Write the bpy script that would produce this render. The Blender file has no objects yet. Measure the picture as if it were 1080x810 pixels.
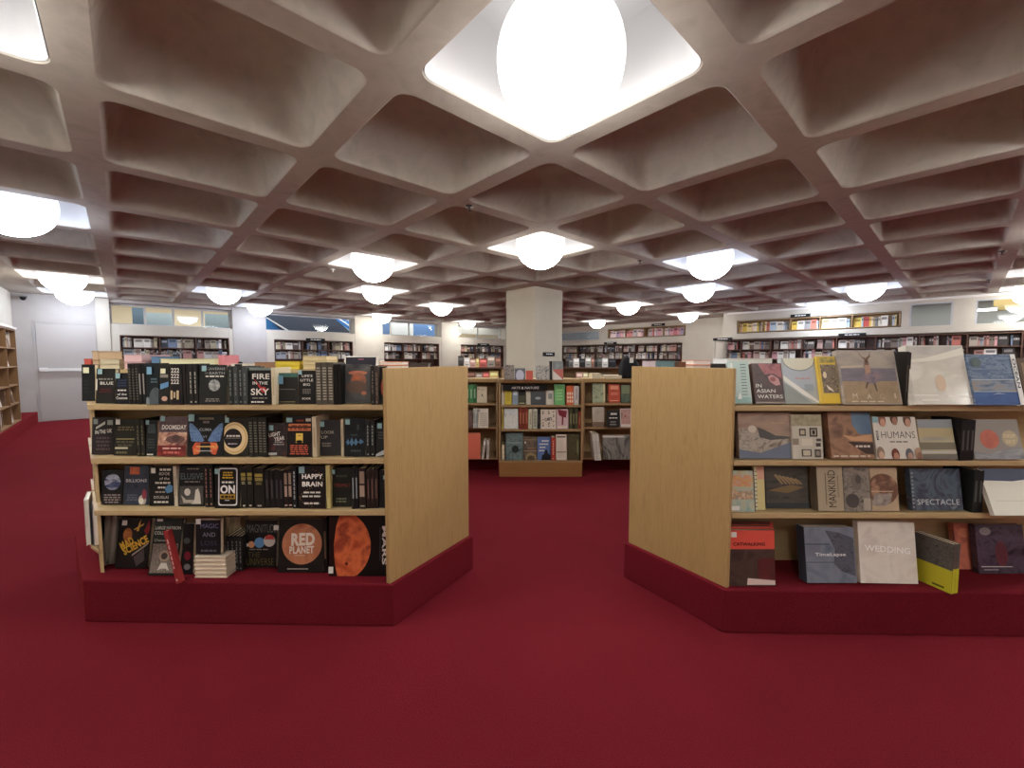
import bpy, math, random
from mathutils import Vector, Matrix
sc = bpy.context.scene
COL = sc.collection
rnd = random.Random(7)
PI = math.pi

# ------------------------------------------------------------------ measured camera and room frame (metres)
F, PITCH, EYE = 442.28, -0.0612, 1.35
TH = 0.7474                      # the building grid is turned this much from the view
CT, ST = math.cos(TH), math.sin(TH)
CEIL = 2.70
CELL, U0, V0 = 1.1208, 1.009, 0.798
def ray(px, py):
    u, v = (px - 540) / F, -(py - 405) / F
    c, s = math.cos(PITCH), math.sin(PITCH)
    return Vector((u, c - v * s, s + v * c))
def on_y(px, py, Y):
    d = ray(px, py); t = Y / d.y
    return Vector((d.x * t, Y, EYE + d.z * t))
def on_z(px, py, z):
    d = ray(px, py); t = (z - EYE) / d.z
    return Vector((d.x * t, d.y * t, z))
def w2g(x, y): return (CT * x + ST * y, -ST * x + CT * y)      # world -> grid (u, v)
def g2w(u, v): return (CT * u - ST * v, ST * u + CT * v)
def on_u(px, py, u0):            # returns (v, z) on the wall plane u = u0
    d = ray(px, py); du, dv = w2g(d.x, d.y); t = u0 / du
    return dv * t, EYE + d.z * t
def on_v(px, py, v0):
    d = ray(px, py); du, dv = w2g(d.x, d.y); t = v0 / dv
    return du * t, EYE + d.z * t

# ------------------------------------------------------------------ materials
def lin(c):
    r = []
    for x in c[:3]:
        x /= 255.0
        r.append(x / 12.92 if x <= 0.04045 else ((x + 0.055) / 1.055) ** 2.4)
    return (*r, 1.0)
MATS = {}
def newmat(name):
    m = bpy.data.materials.new(name); m.use_nodes = True
    nt = m.node_tree
    return m, nt, nt.nodes['Principled BSDF']
def P(c, rough=0.45, spec=0.28):
    """plain printed / painted colour"""
    k = ('p', tuple(c), rough)
    if k not in MATS:
        m, nt, b = newmat('print_%d_%d_%d' % tuple(c[:3]))
        b.inputs['Base Color'].default_value = lin(c if max(c) > 66 else tuple(v * .72 for v in c)); b.inputs['Roughness'].default_value = rough
        b.inputs['Specular IOR Level'].default_value = spec
        MATS[k] = m
    return MATS[k]
def NZ(name, cols, scale=30.0, stretch=(1, 1, 1), rough=0.4, dist=0.6, detail=4.0, lo=0.3, hi=0.7, bump=0.0, spec=0.4, coords='Object'):
    """colours blended by a noise field: photographic covers, carpet, concrete"""
    if name in MATS: return MATS[name]
    m, nt, b = newmat(name)
    tc = nt.nodes.new('ShaderNodeTexCoord'); mp = nt.nodes.new('ShaderNodeMapping')
    mp.inputs['Scale'].default_value = stretch
    n = nt.nodes.new('ShaderNodeTexNoise'); n.inputs['Scale'].default_value = scale
    n.inputs['Detail'].default_value = detail; n.inputs['Distortion'].default_value = dist
    r = nt.nodes.new('ShaderNodeValToRGB'); e = r.color_ramp.elements
    k = len(cols)
    e[0].position, e[0].color = lo, lin(cols[0]); e[1].position, e[1].color = hi, lin(cols[-1])
    for i in range(1, k - 1):
        x = e.new(lo + (hi - lo) * i / (k - 1)); x.color = lin(cols[i])
    L = nt.links.new
    L(tc.outputs[coords], mp.inputs['Vector']); L(mp.outputs['Vector'], n.inputs['Vector'])
    L(n.outputs['Fac'], r.inputs['Fac']); L(r.outputs['Color'], b.inputs['Base Color'])
    b.inputs['Roughness'].default_value = rough; b.inputs['Specular IOR Level'].default_value = spec
    if bump:
        bp = nt.nodes.new('ShaderNodeBump'); bp.inputs['Strength'].default_value = bump; bp.inputs['Distance'].default_value = 0.004
        L(n.outputs['Fac'], bp.inputs['Height']); L(bp.outputs['Normal'], b.inputs['Normal'])
    MATS[name] = m
    return m
def wood(name, c1, c2, axis, rough=0.45):
    s = {'z': (14, 14, 0.9), 'x': (0.9, 14, 14)}[axis]
    return NZ(name, [c1, c2, c1], 5.0, s, rough, 1.2, 5.0, 0.25, 0.75, 0.03)
def emit(name, c, s):
    m = bpy.data.materials.new(name); m.use_nodes = True
    nt = m.node_tree; nt.nodes.clear()
    o = nt.nodes.new('ShaderNodeOutputMaterial'); e = nt.nodes.new('ShaderNodeEmission')
    e.inputs['Color'].default_value = lin(c); e.inputs['Strength'].default_value = s
    nt.links.new(e.outputs[0], o.inputs['Surface'])
    return m
CONC = NZ('spray_concrete', [(172, 165, 155), (184, 177, 167), (176, 169, 159)], 6.0, rough=0.9, bump=0.0, spec=0.1)
def _bump_concrete():
    nt = CONC.node_tree; b = nt.nodes['Principled BSDF']
    n = nt.nodes.new('ShaderNodeTexNoise'); n.inputs['Scale'].default_value = 160; n.inputs['Detail'].default_value = 3
    bp = nt.nodes.new('ShaderNodeBump'); bp.inputs['Strength'].default_value = 0.25; bp.inputs['Distance'].default_value = 0.004
    tc = nt.nodes.new('ShaderNodeTexCoord'); nt.links.new(tc.outputs['Object'], n.inputs['Vector'])
    nt.links.new(n.outputs['Fac'], bp.inputs['Height']); nt.links.new(bp.outputs['Normal'], b.inputs['Normal'])
_bump_concrete()
CARPET = NZ('red_carpet', [(84, 20, 30), (110, 28, 39), (128, 36, 48)], 260.0, rough=0.95, dist=0.2, lo=0.25, hi=0.8, bump=0.5, spec=0.05)
def _carpet_wear():
    nt = CARPET.node_tree; b = nt.nodes['Principled BSDF']
    src = b.inputs['Base Color'].links[0].from_socket
    n = nt.nodes.new('ShaderNodeTexNoise'); n.inputs['Scale'].default_value = 1.3; n.inputs['Detail'].default_value = 5
    tc = nt.nodes.new('ShaderNodeTexCoord'); nt.links.new(tc.outputs['Object'], n.inputs['Vector'])
    r = nt.nodes.new('ShaderNodeValToRGB'); r.color_ramp.elements[0].position = .3; r.color_ramp.elements[1].position = .75
    r.color_ramp.elements[0].color = (.8, .8, .8, 1); r.color_ramp.elements[1].color = (1, 1, 1, 1)
    mx = nt.nodes.new('ShaderNodeMix'); mx.data_type = 'RGBA'; mx.blend_type = 'MULTIPLY'; mx.inputs['Factor'].default_value = 1
    nt.links.new(n.outputs['Fac'], r.inputs['Fac']); nt.links.new(src, mx.inputs['A']); nt.links.new(r.outputs['Color'], mx.inputs['B'])
    nt.links.new(mx.outputs['Result'], b.inputs['Base Color'])
    b.inputs['Sheen Weight'].default_value = 0.15; b.inputs['Sheen Tint'].default_value = lin((255, 90, 90)); b.inputs['Sheen Roughness'].default_value = .5
_carpet_wear()
OAK = wood('oak_veneer', (160, 130, 84), (178, 148, 100), 'z')
OAK_X = wood('oak_shelf', (176, 150, 108), (192, 167, 124), 'x')
WALNUT = wood('dark_walnut', (74, 48, 38), (92, 62, 50), 'z')
WALNUT_X = wood('dark_walnut_shelf', (78, 50, 40), (96, 66, 52), 'x')
CREAM = NZ('cream_paint', [(198, 192, 180), (204, 198, 186)], 3.0, rough=0.7, spec=.2)
GREYP = NZ('pale_grey_paint', [(172, 167, 164), (180, 175, 172)], 3.0, rough=0.65, spec=.2)
BEIGE = NZ('beige_pillar_paint', [(206, 199, 178), (212, 205, 186)], 2.0, rough=0.6, spec=.2)
WHITE = P((236, 235, 232), 0.6)
PAGES = NZ('page_edges', [(222, 206, 172), (236, 224, 196)], 8.0, (1, 160, 1), 0.8, 0.0, 1.0, spec=.1)
STEEL = P((170, 172, 176), 0.3)
BLACK = P((20, 19, 20), 0.4)

# ------------------------------------------------------------------ mesh builder
class MB:
    def __init__(s): s.v, s.f, s.m, s.mats, s.smooth = [], [], [], [], set()
    def mi(s, m):
        if m not in s.mats: s.mats.append(m)
        return s.mats.index(m)
    def poly(s, pts, m, smooth=False):
        n = len(s.v); s.v += [tuple(p) for p in pts]; s.f.append(tuple(range(n, n + len(pts)))); s.m.append(s.mi(m))
        if smooth: s.smooth.add(len(s.f) - 1)
    def box(s, x0, y0, z0, x1, y1, z1, m):
        n = len(s.v)
        s.v += [(x0, y0, z0), (x1, y0, z0), (x1, y1, z0), (x0, y1, z0), (x0, y0, z1), (x1, y0, z1), (x1, y1, z1), (x0, y1, z1)]
        for q in ((0, 3, 2, 1), (4, 5, 6, 7), (0, 1, 5, 4), (1, 2, 6, 5), (2, 3, 7, 6), (3, 0, 4, 7)):
            s.f.append(tuple(n + i for i in q)); s.m.append(s.mi(m))
    def prism(s, pts, z0, z1, m):
        """pts: counter-clockwise plan outline"""
        n, k = len(s.v), len(pts)
        s.v += [(p[0], p[1], z0) for p in pts] + [(p[0], p[1], z1) for p in pts]
        s.f.append(tuple(n + i for i in reversed(range(k)))); s.f.append(tuple(n + k + i for i in range(k))); s.m += [s.mi(m)] * 2
        for i in range(k):
            j = (i + 1) % k
            s.f.append((n + i, n + j, n + k + j, n + k + i)); s.m.append(s.mi(m))
    def lathe(s, prof, m, seg=32, cx=0, cy=0):
        """prof: (r, z) pairs bottom to top"""
        n = len(s.v); mi = s.mi(m)
        for r, z in prof:
            s.v += [(cx + r * math.cos(2 * PI * k / seg), cy + r * math.sin(2 * PI * k / seg), z) for k in range(seg)]
        for i in range(len(prof) - 1):
            for k in range(seg):
                a, b = n + i * seg + k, n + i * seg + (k + 1) % seg
                s.f.append((a, b, b + seg, a + seg)); s.m.append(mi); s.smooth.add(len(s.f) - 1)
        s.f.append(tuple(n + k for k in reversed(range(seg)))); s.m.append(mi)
        s.f.append(tuple(n + (len(prof) - 1) * seg + k for k in range(seg))); s.m.append(mi)
    def build(s, name, parent=None, bevel=0.0, loc=None, rot=None):
        me = bpy.data.meshes.new(name); me.from_pydata(s.v, [], s.f)
        for m in s.mats: me.materials.append(m)
        me.polygons.foreach_set('material_index', s.m)
        if s.smooth:
            me.polygons.foreach_set('use_smooth', [i in s.smooth for i in range(len(s.f))])
        me.update()
        o = bpy.data.objects.new(name, me); COL.objects.link(o)
        if parent is not None: o.parent = parent
        if loc is not None: o.location = loc
        if rot is not None: o.rotation_euler = rot
        if bevel:
            b = o.modifiers.new('edge', 'BEVEL'); b.width = bevel; b.segments = 2; b.limit_method = 'ANGLE'
        return o
def tag(o, label, cat, group=None):
    o['label'] = label; o['category'] = cat
    if group: o['group'] = group
    return o
def struct(o): o['kind'] = 'structure'; return o
def empty(name, loc=(0, 0, 0), rz=0.0):
    o = bpy.data.objects.new(name, None); o.empty_display_size = .1; COL.objects.link(o)
    o.location = loc; o.rotation_euler = (0, 0, rz)
    return o
def copy_thing(o, label=None, group=None):
    c = o.copy(); COL.objects.link(c)
    for ch in list(o.children):
        d = ch.copy(); COL.objects.link(d); d.parent = c
        for g in list(ch.children):
            e = g.copy(); COL.objects.link(e); e.parent = d
    if label: c['label'] = label
    if group: c['group'] = group
    return c

# ------------------------------------------------------------------ lettering
_TXT = {}
def text_shape(s, bold=0.02):
    k = (s, bold)
    if k in _TXT: return _TXT[k]
    cu = bpy.data.curves.new('t', 'FONT'); cu.body = s; cu.resolution_u = 3; cu.offset = bold
    cu.align_x = 'CENTER'; cu.space_character = 1.02 + bold
    ob = bpy.data.objects.new('t', cu); COL.objects.link(ob)
    dg = bpy.context.evaluated_depsgraph_get()
    me = bpy.data.meshes.new_from_object(ob.evaluated_get(dg))
    vs = [(v.co.x, v.co.y) for v in me.vertices]; fs = [tuple(p.vertices) for p in me.polygons]
    bpy.data.objects.remove(ob); bpy.data.curves.remove(cu); bpy.data.meshes.remove(me)
    x0, x1 = min(v[0] for v in vs), max(v[0] for v in vs); y0, y1 = min(v[1] for v in vs), max(v[1] for v in vs)
    vs = [((a - (x0 + x1) / 2) / (x1 - x0), (b - (y0 + y1) / 2) / (y1 - y0)) for a, b in vs]
    _TXT[k] = (vs, fs)
    return _TXT[k]
class Face:
    """prints flat marks on a rectangle; frame: origin at bottom-left, ux along width, uz up, n outward"""
    def __init__(s, mb, o, ux, uz, n, W, H): s.mb, s.o, s.ux, s.uz, s.n, s.W, s.H, s.k = mb, Vector(o), Vector(ux), Vector(uz), Vector(n), W, H, 0
    def pt(s, u, v): return s.o + s.ux * (u * s.W) + s.uz * (v * s.H) + s.n * (0.0004 * s.k)
    def clip(s, x): return min(1.0, max(0.0, x))
    def draw(s, art):
        for a in art:
            s.k += 1; kind = a[0]
            if kind == 'R':                                   # rectangle u0 v0 u1 v1
                _, a0, b0, a1, b1, m = a
                s.mb.poly([s.pt(a0, b0), s.pt(a1, b0), s.pt(a1, b1), s.pt(a0, b1)], m)
            elif kind == 'D':                                 # disc, radius given along the height; clipped to the cover
                _, cu, cv, r, m = a; rr = r * s.H / s.W
                s.mb.poly([s.pt(s.clip(cu + rr * math.cos(t)), s.clip(cv + r * math.sin(t))) for t in [2 * PI * i / 40 for i in range(40)]], m)
            elif kind == 'E':                                 # ellipse
                _, cu, cv, ru, rv, m = a
                s.mb.poly([s.pt(s.clip(cu + ru * math.cos(t)), s.clip(cv + rv * math.sin(t))) for t in [2 * PI * i / 32 for i in range(32)]], m)
            elif kind == 'G':                                 # polygon
                s.mb.poly([s.pt(*p) for p in a[1]], a[2])
            elif kind == 'L':                                 # n lines of print too small to read
                _, u0, v0, u1, v1, n, m = a
                h = (v1 - v0) / n; rg = random.Random(int(u0 * 97 + v0 * 1013 + n * 7))
                for i in range(n):
                    ex = (u1 - u0) * rg.uniform(0, .22) / 2; y = v0 + h * i
                    x = u0 + ex
                    while x < u1 - ex:
                        wl = (u1 - u0) * rg.uniform(.12, .3); e = min(u1 - ex, x + wl)
                        s.mb.poly([s.pt(x, y + h * .2), s.pt(e, y + h * .2), s.pt(e, y + h * .75), s.pt(x, y + h * .75)], m)
                        x = e + (u1 - u0) * .05
            elif kind == 'T':                                 # readable words, fitted to w x h
                _, txt, cu, cv, w, h, m = a[:7]; rot = a[7] if len(a) > 7 else 0.0; bold = a[8] if len(a) > 8 else 0.02
                vs, fs = text_shape(txt, bold); n = len(s.mb.v); c, si = math.cos(rot), math.sin(rot)
                for x, y in vs:
                    X, Y = x * w * s.W, y * h * s.H
                    q = s.pt(cu, cv) + s.ux * (X * c - Y * si) + s.uz * (X * si + Y * c)
                    s.mb.v.append(tuple(q))
                for f in fs: s.mb.f.append(tuple(n + i for i in f)); s.mb.m.append(s.mb.mi(m))

# ------------------------------------------------------------------ books
BOOKS = []
def make_book(W, H, T, cover, art=(), spine_art=(), sticker=None, pages=None, spine=None, hard=True, name='book', back_art=()):
    """local frame: front cover at y=0 facing -y, spine along x=-W/2, standing on z=0"""
    bt = 0.0025 if hard else 0.0008; ins = 0.003 if hard else 0.0006
    bt = min(bt, T * .2)
    mb = MB(); sp = spine or cover
    mb.box(-W / 2, 0, 0, W / 2, bt, H, cover)
    mb.box(-W / 2, T - bt, 0, W / 2, T, H, cover)
    mb.box(-W / 2, bt, 0, -W / 2 + bt, T - bt, H, sp)
    if art: Face(mb, (-W / 2, 0, 0), (1, 0, 0), (0, 0, 1), (0, -1, 0), W, H).draw(art)
    if back_art: Face(mb, (W / 2, T, 0), (-1, 0, 0), (0, 0, 1), (0, 1, 0), W, H).draw(back_art)
    if spine_art: Face(mb, (-W / 2, T, 0), (0, -1, 0), (0, 0, 1), (-1, 0, 0), T, H).draw(spine_art)
    o = mb.build(name)
    p = MB(); p.box(-W / 2 + bt, bt, ins, W / 2 - ins, T - bt, H - ins, pages or PAGES); p.build('page_block', o)
    if sticker:
        su, sv, sw, sh, sm = sticker
        s = MB(); k = -0.0060
        s.box((su - .5) * W, k, sv * H, (su - .5) * W + sw, k + .0012, sv * H + sh, sm)
        st = s.build('price_sticker', o)
    BOOKS.append(o)
    return o
MINT = P((150, 186, 190), .5); WSTK = P((232, 232, 226), .5); CSTK = P((226, 226, 190), .5); BSTK = P((120, 165, 190), .5)
def rotq(o, lean, side=0.0, rz=0.0, T=0.0, W=0.0):
    o.rotation_euler = (-lean, side, rz)
    o.location.z += T * math.sin(lean) + abs(math.sin(side)) * W / 2
GROUP = {'g': None}
def face_book(x0, x1, top, bot, z, cover, label, art=(), lean=4, T=.026, sticker=None, cat='book', hard=True, pages=None, side=0, spine=None, spine_art=(), dy=0.0, rz=0, name='book', bx=None):
    """cover-out book whose foot stands on the board at height z; foot ray gives its distance"""
    p = on_z((x0 + x1) / 2, bot, z); Y = p.y + dy
    a, b = on_y(x0, bot, Y), on_y(x1, bot, Y)
    la = math.radians(lean); W = b.x - a.x
    H = (on_y((x0 + x1) / 2, top, Y + .1 * math.sin(la) * 2).z - z) / math.cos(la) - T * math.sin(la)
    o = make_book(W, H, T, cover, art, spine_art, sticker, pages, spine, hard, name)
    o.location = ((a.x + b.x) / 2, Y, z + .001)
    rotq(o, la, math.radians(side), math.radians(rz), T, W)
    tag(o, label, cat, GROUP['g'])
    return o
def spine_run(x0, x1, top, bot, z, n, colors, label, ink=(150, 145, 135), depth=.15, jitter=4, style=None, group=None, dy=0.0, tops=None):
    """n spine-out books side by side"""
    p = on_z((x0 + x1) / 2, bot, z); Y = p.y + dy
    a, b = on_y(x0, bot, Y), on_y(x1, bot, Y)
    H0 = on_y((x0 + x1) / 2, top, Y).z - z; T = (b.x - a.x) / n
    protos = {}
    out = []
    for i in range(n):
        ci = i % len(colors); H = H0 * (1 - .015 * (i % 2))
        if ci not in protos:
            ik = P(ink); rg = random.Random(len(BOOKS) * 3 + 1)
            if style == 'block':
                sa = [('R', .12, .78, .88, .86, P((168, 152, 76))), ('R', .12, .68, .88, .76, P((150, 138, 78))), ('L', .2, .58, .8, .66, 2, ik), ('R', .3, .04, .7, .08, P((180, 175, 165)))]
            elif style == 'label':
                sa = [('R', .15, .62, .85, .92, P((150, 128, 112))), ('R', .15, .3, .85, .58, P((176, 152, 136))), ('R', .15, .06, .85, .09, ik)]
            elif style == 'mottle':
                sa = [('L', .15, .1, .85, .9, 12, ik)]
            elif style == 'plain':
                sa = [('R', .3, .25, .7, .75, ik)]
            else:
                sa = []
                v = rg.uniform(.82, .9)
                while v > .3:
                    h = rg.uniform(.05, .12); sa.append(('R', .36, v - h, .64, v, ik)); v -= h + .025
                sa.append(('R', .3, .05, .7, .09, ik))
            w = depth
            protos[ci] = (w, H, T * .96, colors[ci], sa)
        w, _, t, c, sa = protos[ci]
        key = ('proto', ci)
        if key not in protos:
            o = make_book(w, H, t, c, (), sa, hard=(ci % 2 == 0)); protos[key] = o
            tag(o, label, 'book', group or GROUP['g'])
        else:
            o = copy_thing(protos[key])
        # spine faces the viewer: turn +90 degrees about z, spine at y = Y
        xx = a.x + T * (i + .5)
        o.rotation_euler = (0, 0, PI / 2)
        o.location = (xx + t / 2, Y + w / 2 + .002 * (i % 3), z + .001)
        BOOKS.append(o) if o not in BOOKS else None
        out.append(o)
    return out
def flat_book(x0, x1, pt, pb, Y, cover, label, depth=.2, pages=None, z=None, n=1, group=None, rz=0):
    """book lying flat, fore-edge or spine to the viewer, seen from pb (foot) to pt (top)"""
    a, b = on_y(x0, pb, Y), on_y(x1, pb, Y)
    zb = a.z if z is None else z; zt = on_y((x0 + x1) / 2, pt, Y).z
    T = (zt - zb) / n; W = b.x - a.x; first = None; out = []
    for i in range(n):
        if first is None:
            o = first = make_book(depth, W, T * .97, cover, pages=pages); tag(o, label, 'book', group or GROUP['g'])
        else:
            o = copy_thing(first)
        # height axis -> world x, thickness -> world z, spine away from the viewer
        M = Matrix(((0, 0, 1), (-1, 0, 0), (0, -1, 0)))       # local x->-y, y->-z, z->x
        o.rotation_euler = (M).to_euler()
        o.location = (a.x, Y + depth / 2, zb + T * i + T * .97 + .0008)
        if rz: o.rotation_euler = (Matrix.Rotation(math.radians(rz), 3, 'Z') @ M).to_euler()
        out.append(o)
    return out
# ------------------------------------------------------------------ camera
cam = bpy.data.cameras.new('camera'); cam.sensor_width = 36; cam.lens = F / 1080 * 36; cam.clip_end = 80; cam.clip_start = .02
camo = bpy.data.objects.new('camera', cam); COL.objects.link(camo); camo.location = (0, 0, EYE)
camo.rotation_euler = (PI / 2 + PITCH, 0, 0); sc.camera = camo

# ------------------------------------------------------------------ room shell, laid out on the building grid (u right-away, v left-away)
UL, VB, UR, VA, UM = -1.63, -7.2, 13.36, 13.33, 14.46        # left wall, back wall, right wall, far wall, far right alcove wall
V_STEP = 4.9                                                   # where the right wall steps back into the alcove
def grid_mesh(mb, name):
    o = mb.build(name); o.rotation_euler = (0, 0, TH); return o
m = MB(); m.box(UL - 4, VB - .3, -.08, UM + 3.5, VA + 5, 0, CARPET); struct(grid_mesh(m, 'floor'))

LIT = [(0, 0), (2, 2), (4, 1), (1, 4), (6, 2), (2, 6), (7, 4), (4, 7), (8, 0), (0, 8), (10, 1), (1, 10), (10, 4), (4, 10), (10, 7), (7, 10), (1, -2), (4, -2), (8, -2), (10, -2)]
UNSEEN = [(-2, 8), (-2, 10), (-2, 2), (-3, 0), (-4, 4), (-2, 5), (-4, 8), (-5, -1), (-6, 2), (-2, -2)]  # right-edge pair aside, globes guessed and added to light the book fronts
COLUMN_CELL = (4, 4)
def ring(cu, cv, hw, r, z, k=6):
    pts = []
    for q, (sx, sy) in enumerate(((1, 1), (-1, 1), (-1, -1), (1, -1))):
        for i in range(k + 1):
            t = PI / 2 * (q + i / k)
            pts.append((cu + sx * (hw - r) + r * math.cos(t), cv + sy * (hw - r) + r * math.sin(t), z))
    return pts
HW, RR = .4885, .092
def rings_surface(mb, rings, mat, cap=True):
    n0 = len(mb.v); L = len(rings[0]); mi = mb.mi(mat)
    for rg in rings: mb.v += rg
    for i in range(len(rings) - 1):
        for k in range(L):
            a, b = n0 + i * L + k, n0 + i * L + (k + 1) % L
            mb.f.append((a, a + L, b + L, b)); mb.m.append(mi); mb.smooth.add(len(mb.f) - 1)
    if cap:
        mb.f.append(tuple(n0 + (len(rings) - 1) * L + k for k in range(L))[::-1]); mb.m.append(mi); mb.smooth.add(len(mb.f) - 1)
def coffered_ceiling():
    mb = MB(); mi = mb.mi(CONC)
    i0, i1, j0, j1 = -7, 10, -2, 10
    for i in range(i0, i1 + 1):
        for j in range(j0, j1 + 1):
            cu, cv = U0 + CELL * (j + .5), V0 + CELL * (i + .5); h = CELL / 2
            if (i, j) == COLUMN_CELL:
                mb.poly([(cu - h, cv - h, CEIL), (cu - h, cv + h, CEIL), (cu + h, cv + h, CEIL), (cu + h, cv - h, CEIL)], CONC); continue
            lit = (i, j) in LIT or (i, j) in UNSEEN
            top = ring(cu, cv, HW, RR, CEIL); n0 = len(mb.v)
            mb.v += top; K = len(top) // 4
            cs = [(cu + h, cv + h), (cu - h, cv + h), (cu - h, cv - h), (cu + h, cv - h)]
            nc = len(mb.v); mb.v += [(x, y, CEIL) for x, y in cs]
            L = len(top)
            for q in range(4):
                for k in range(K - 1):
                    mb.f.append((nc + q, n0 + q * K + k + 1, n0 + q * K + k)); mb.m.append(mi)
                mb.f.append((nc + q, nc + (q + 1) % 4, n0 + ((q + 1) * K) % L, n0 + q * K + K - 1)); mb.m.append(mi)
            if not lit:
                rings_surface(mb, [ring(cu, cv, HW - d, max(RR - d * .1, .03), CEIL + z) for d, z in ((0, 0), (.006, .004), (.013, .018), (.03, .08), (.07, .21), (.105, .29), (.15, .335), (.22, .36), (.32, .372))], CONC)
            else:
                rings_surface(mb, [ring(cu, cv, HW - d, RR, CEIL + z) for d, z in ((0, 0), (.004, .02))], CONC, False)
    ue0, ue1, ve0, ve1 = U0 + CELL * j0, U0 + CELL * (j1 + 1), V0 + CELL * i0, V0 + CELL * (i1 + 1)
    for (a, b, c, d) in ((UL - .3, VB - .3, ue0, VA + .45), (ue1, VB - .3, UM + .2, VA + .45), (ue0, ve1, ue1, VA + .45), (ue0, VB - .3, ue1, ve0)):
        if c > a and d > b: mb.poly([(a, b, CEIL), (a, d, CEIL), (c, d, CEIL), (c, b, CEIL)], CONC)
    mb.box(UL - .3, VB - .3, CEIL + .62, UM + .2, VA + .45, CEIL + .72, CONC)
    return struct(grid_mesh(mb, 'ceiling'))
coffered_ceiling()

# ------------------------------------------------------------------ globe lights
def globe_mat(name, c, low, high):
    """opal globe: lower glow boosted to light the room, upper dimmed to spare the recess"""
    m = emit(name, c, low); nt = m.node_tree; e = nt.nodes['Emission']
    tc = nt.nodes.new('ShaderNodeTexCoord'); sx = nt.nodes.new('ShaderNodeSeparateXYZ'); mr = nt.nodes.new('ShaderNodeMapRange')
    mr.inputs['From Min'].default_value = -.14; mr.inputs['From Max'].default_value = -.02; mr.inputs['To Min'].default_value = low; mr.inputs['To Max'].default_value = high
    nt.links.new(tc.outputs['Object'], sx.inputs[0]); nt.links.new(sx.outputs['Z'], mr.inputs['Value']); nt.links.new(mr.outputs[0], e.inputs['Strength'])
    return m
GLOBE_WARM = globe_mat('globe_warm_white', (253, 251, 246), 31, 1.55)
GLOBE_COOL = globe_mat('globe_cool_white', (228, 238, 255), 31, 1.55)
LIGHT_LABEL = {
 (0, 0): 'big white globe light closest to the viewer, in the white square recess overhead',
 (2, 2): 'warm white globe light above the open aisle just in front of the square pillar',
 (4, 1): 'warm globe light left of the aisle, larger of two stacked left of the pillar',
 (1, 4): 'bluish globe light right of the aisle, larger of two stacked right of the pillar',
 (6, 2): 'globe light right behind the larger warm one left of the pillar',
 (2, 6): 'bluish globe light right behind the larger bluish one right of the pillar',
 (7, 4): 'small warm globe light just left of the square pillar',
 (4, 7): 'small warm globe light just right of the square pillar',
 (8, 0): 'cool white globe light above the leftmost clerestory window by the flat pier',
 (0, 8): 'cool white globe light above the upper wall shelf on the right',
 (10, 1): 'small globe light in front of the second flat wall pier from the door',
 (1, 10): 'globe light hanging in front of the right upper wall shelf of pink and yellow books',
 (10, 4): 'small far globe light before the third clerestory window from the door',
 (4, 10): 'far globe light before the grey corner beside the pink-book upper shelf',
 (10, 7): 'tiny far globe light before the last window left of the pillar',
 (7, 10): 'tiny far globe light right of the pillar above the alcove window',
 (1, -2): 'globe light whose lit white recess is cut by the top left picture corner',
 (4, -2): 'large bluish globe light cut by the left picture edge',
 (8, -2): 'greenish white globe light near the left wall, second of three towards the door',
 (10, -2): 'globe light nearest the grey push-bar door'}
COOL = {(1, 4), (2, 6), (4, -2), (8, 0), (10, -2), (0, 8), (10, 1), (1, 10)}
def globe_light(cell):
    i, j = cell; u, v = U0 + CELL * (j + .5), V0 + CELL * (i + .5); x, y = g2w(u, v)
    r = empty('ceiling_light', (x, y, CEIL), TH)
    tag(r, LIGHT_LABEL.get(cell, 'unseen white globe ceiling light in a square recess beyond the view'), 'ceiling light', 'globe lights in the coffers')
    m = MB()
    rings_surface(m, [ring(0, 0, HW - d, RR, z) for d, z in ((.006, .008), (.012, .02), (.05, .40))], P((214, 214, 216), .6))
    m.build('white_recess', r)
    R, dz = .30, .045
    g = MB(); prof = [(R * math.sin(t), dz - R * math.cos(t)) for t in [PI * (.02 + .96 * k / 22) for k in range(23)]]
    g.lathe(prof, GLOBE_COOL if cell in COOL else GLOBE_WARM, 40); g.build('globe', r)
    c = MB(); c.lathe([(.05, .335), (.05, .375), (.10, .38), (.10, .398)], STEEL, 20); c.build('lamp_holder', r)
for c in LIT + UNSEEN: globe_light(c)

# ------------------------------------------------------------------ square pillar
cu, cv = w2g(.43, 7.96)
m = MB(); m.box(cu, cv, 0, cu + .79, cv + .80, CEIL, BEIGE); struct(grid_mesh(m, 'pillar'))
# dark name board on its right face
def sign(name, loc, rz, w, h, label, txt=None, cat='sign', th=.02):
    r = empty(name, loc, rz)
    tag(r, label, cat, 'dark shelf signs')
    m = MB(); m.box(-w / 2, -th, 0, w / 2, 0, h, BLACK); bd = m.build('board', r, .002)
    t = MB(); fc = Face(t, (-w / 2, -th, 0), (1, 0, 0), (0, 0, 1), (0, -1, 0), w, h)
    if txt: fc.draw([('T', txt, .5, .5, .62, .42, WHITE)])
    else: fc.draw([('L', .22, .3, .78, .8, 1, WHITE)])
    t.build('lettering', bd)
    return r

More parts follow.
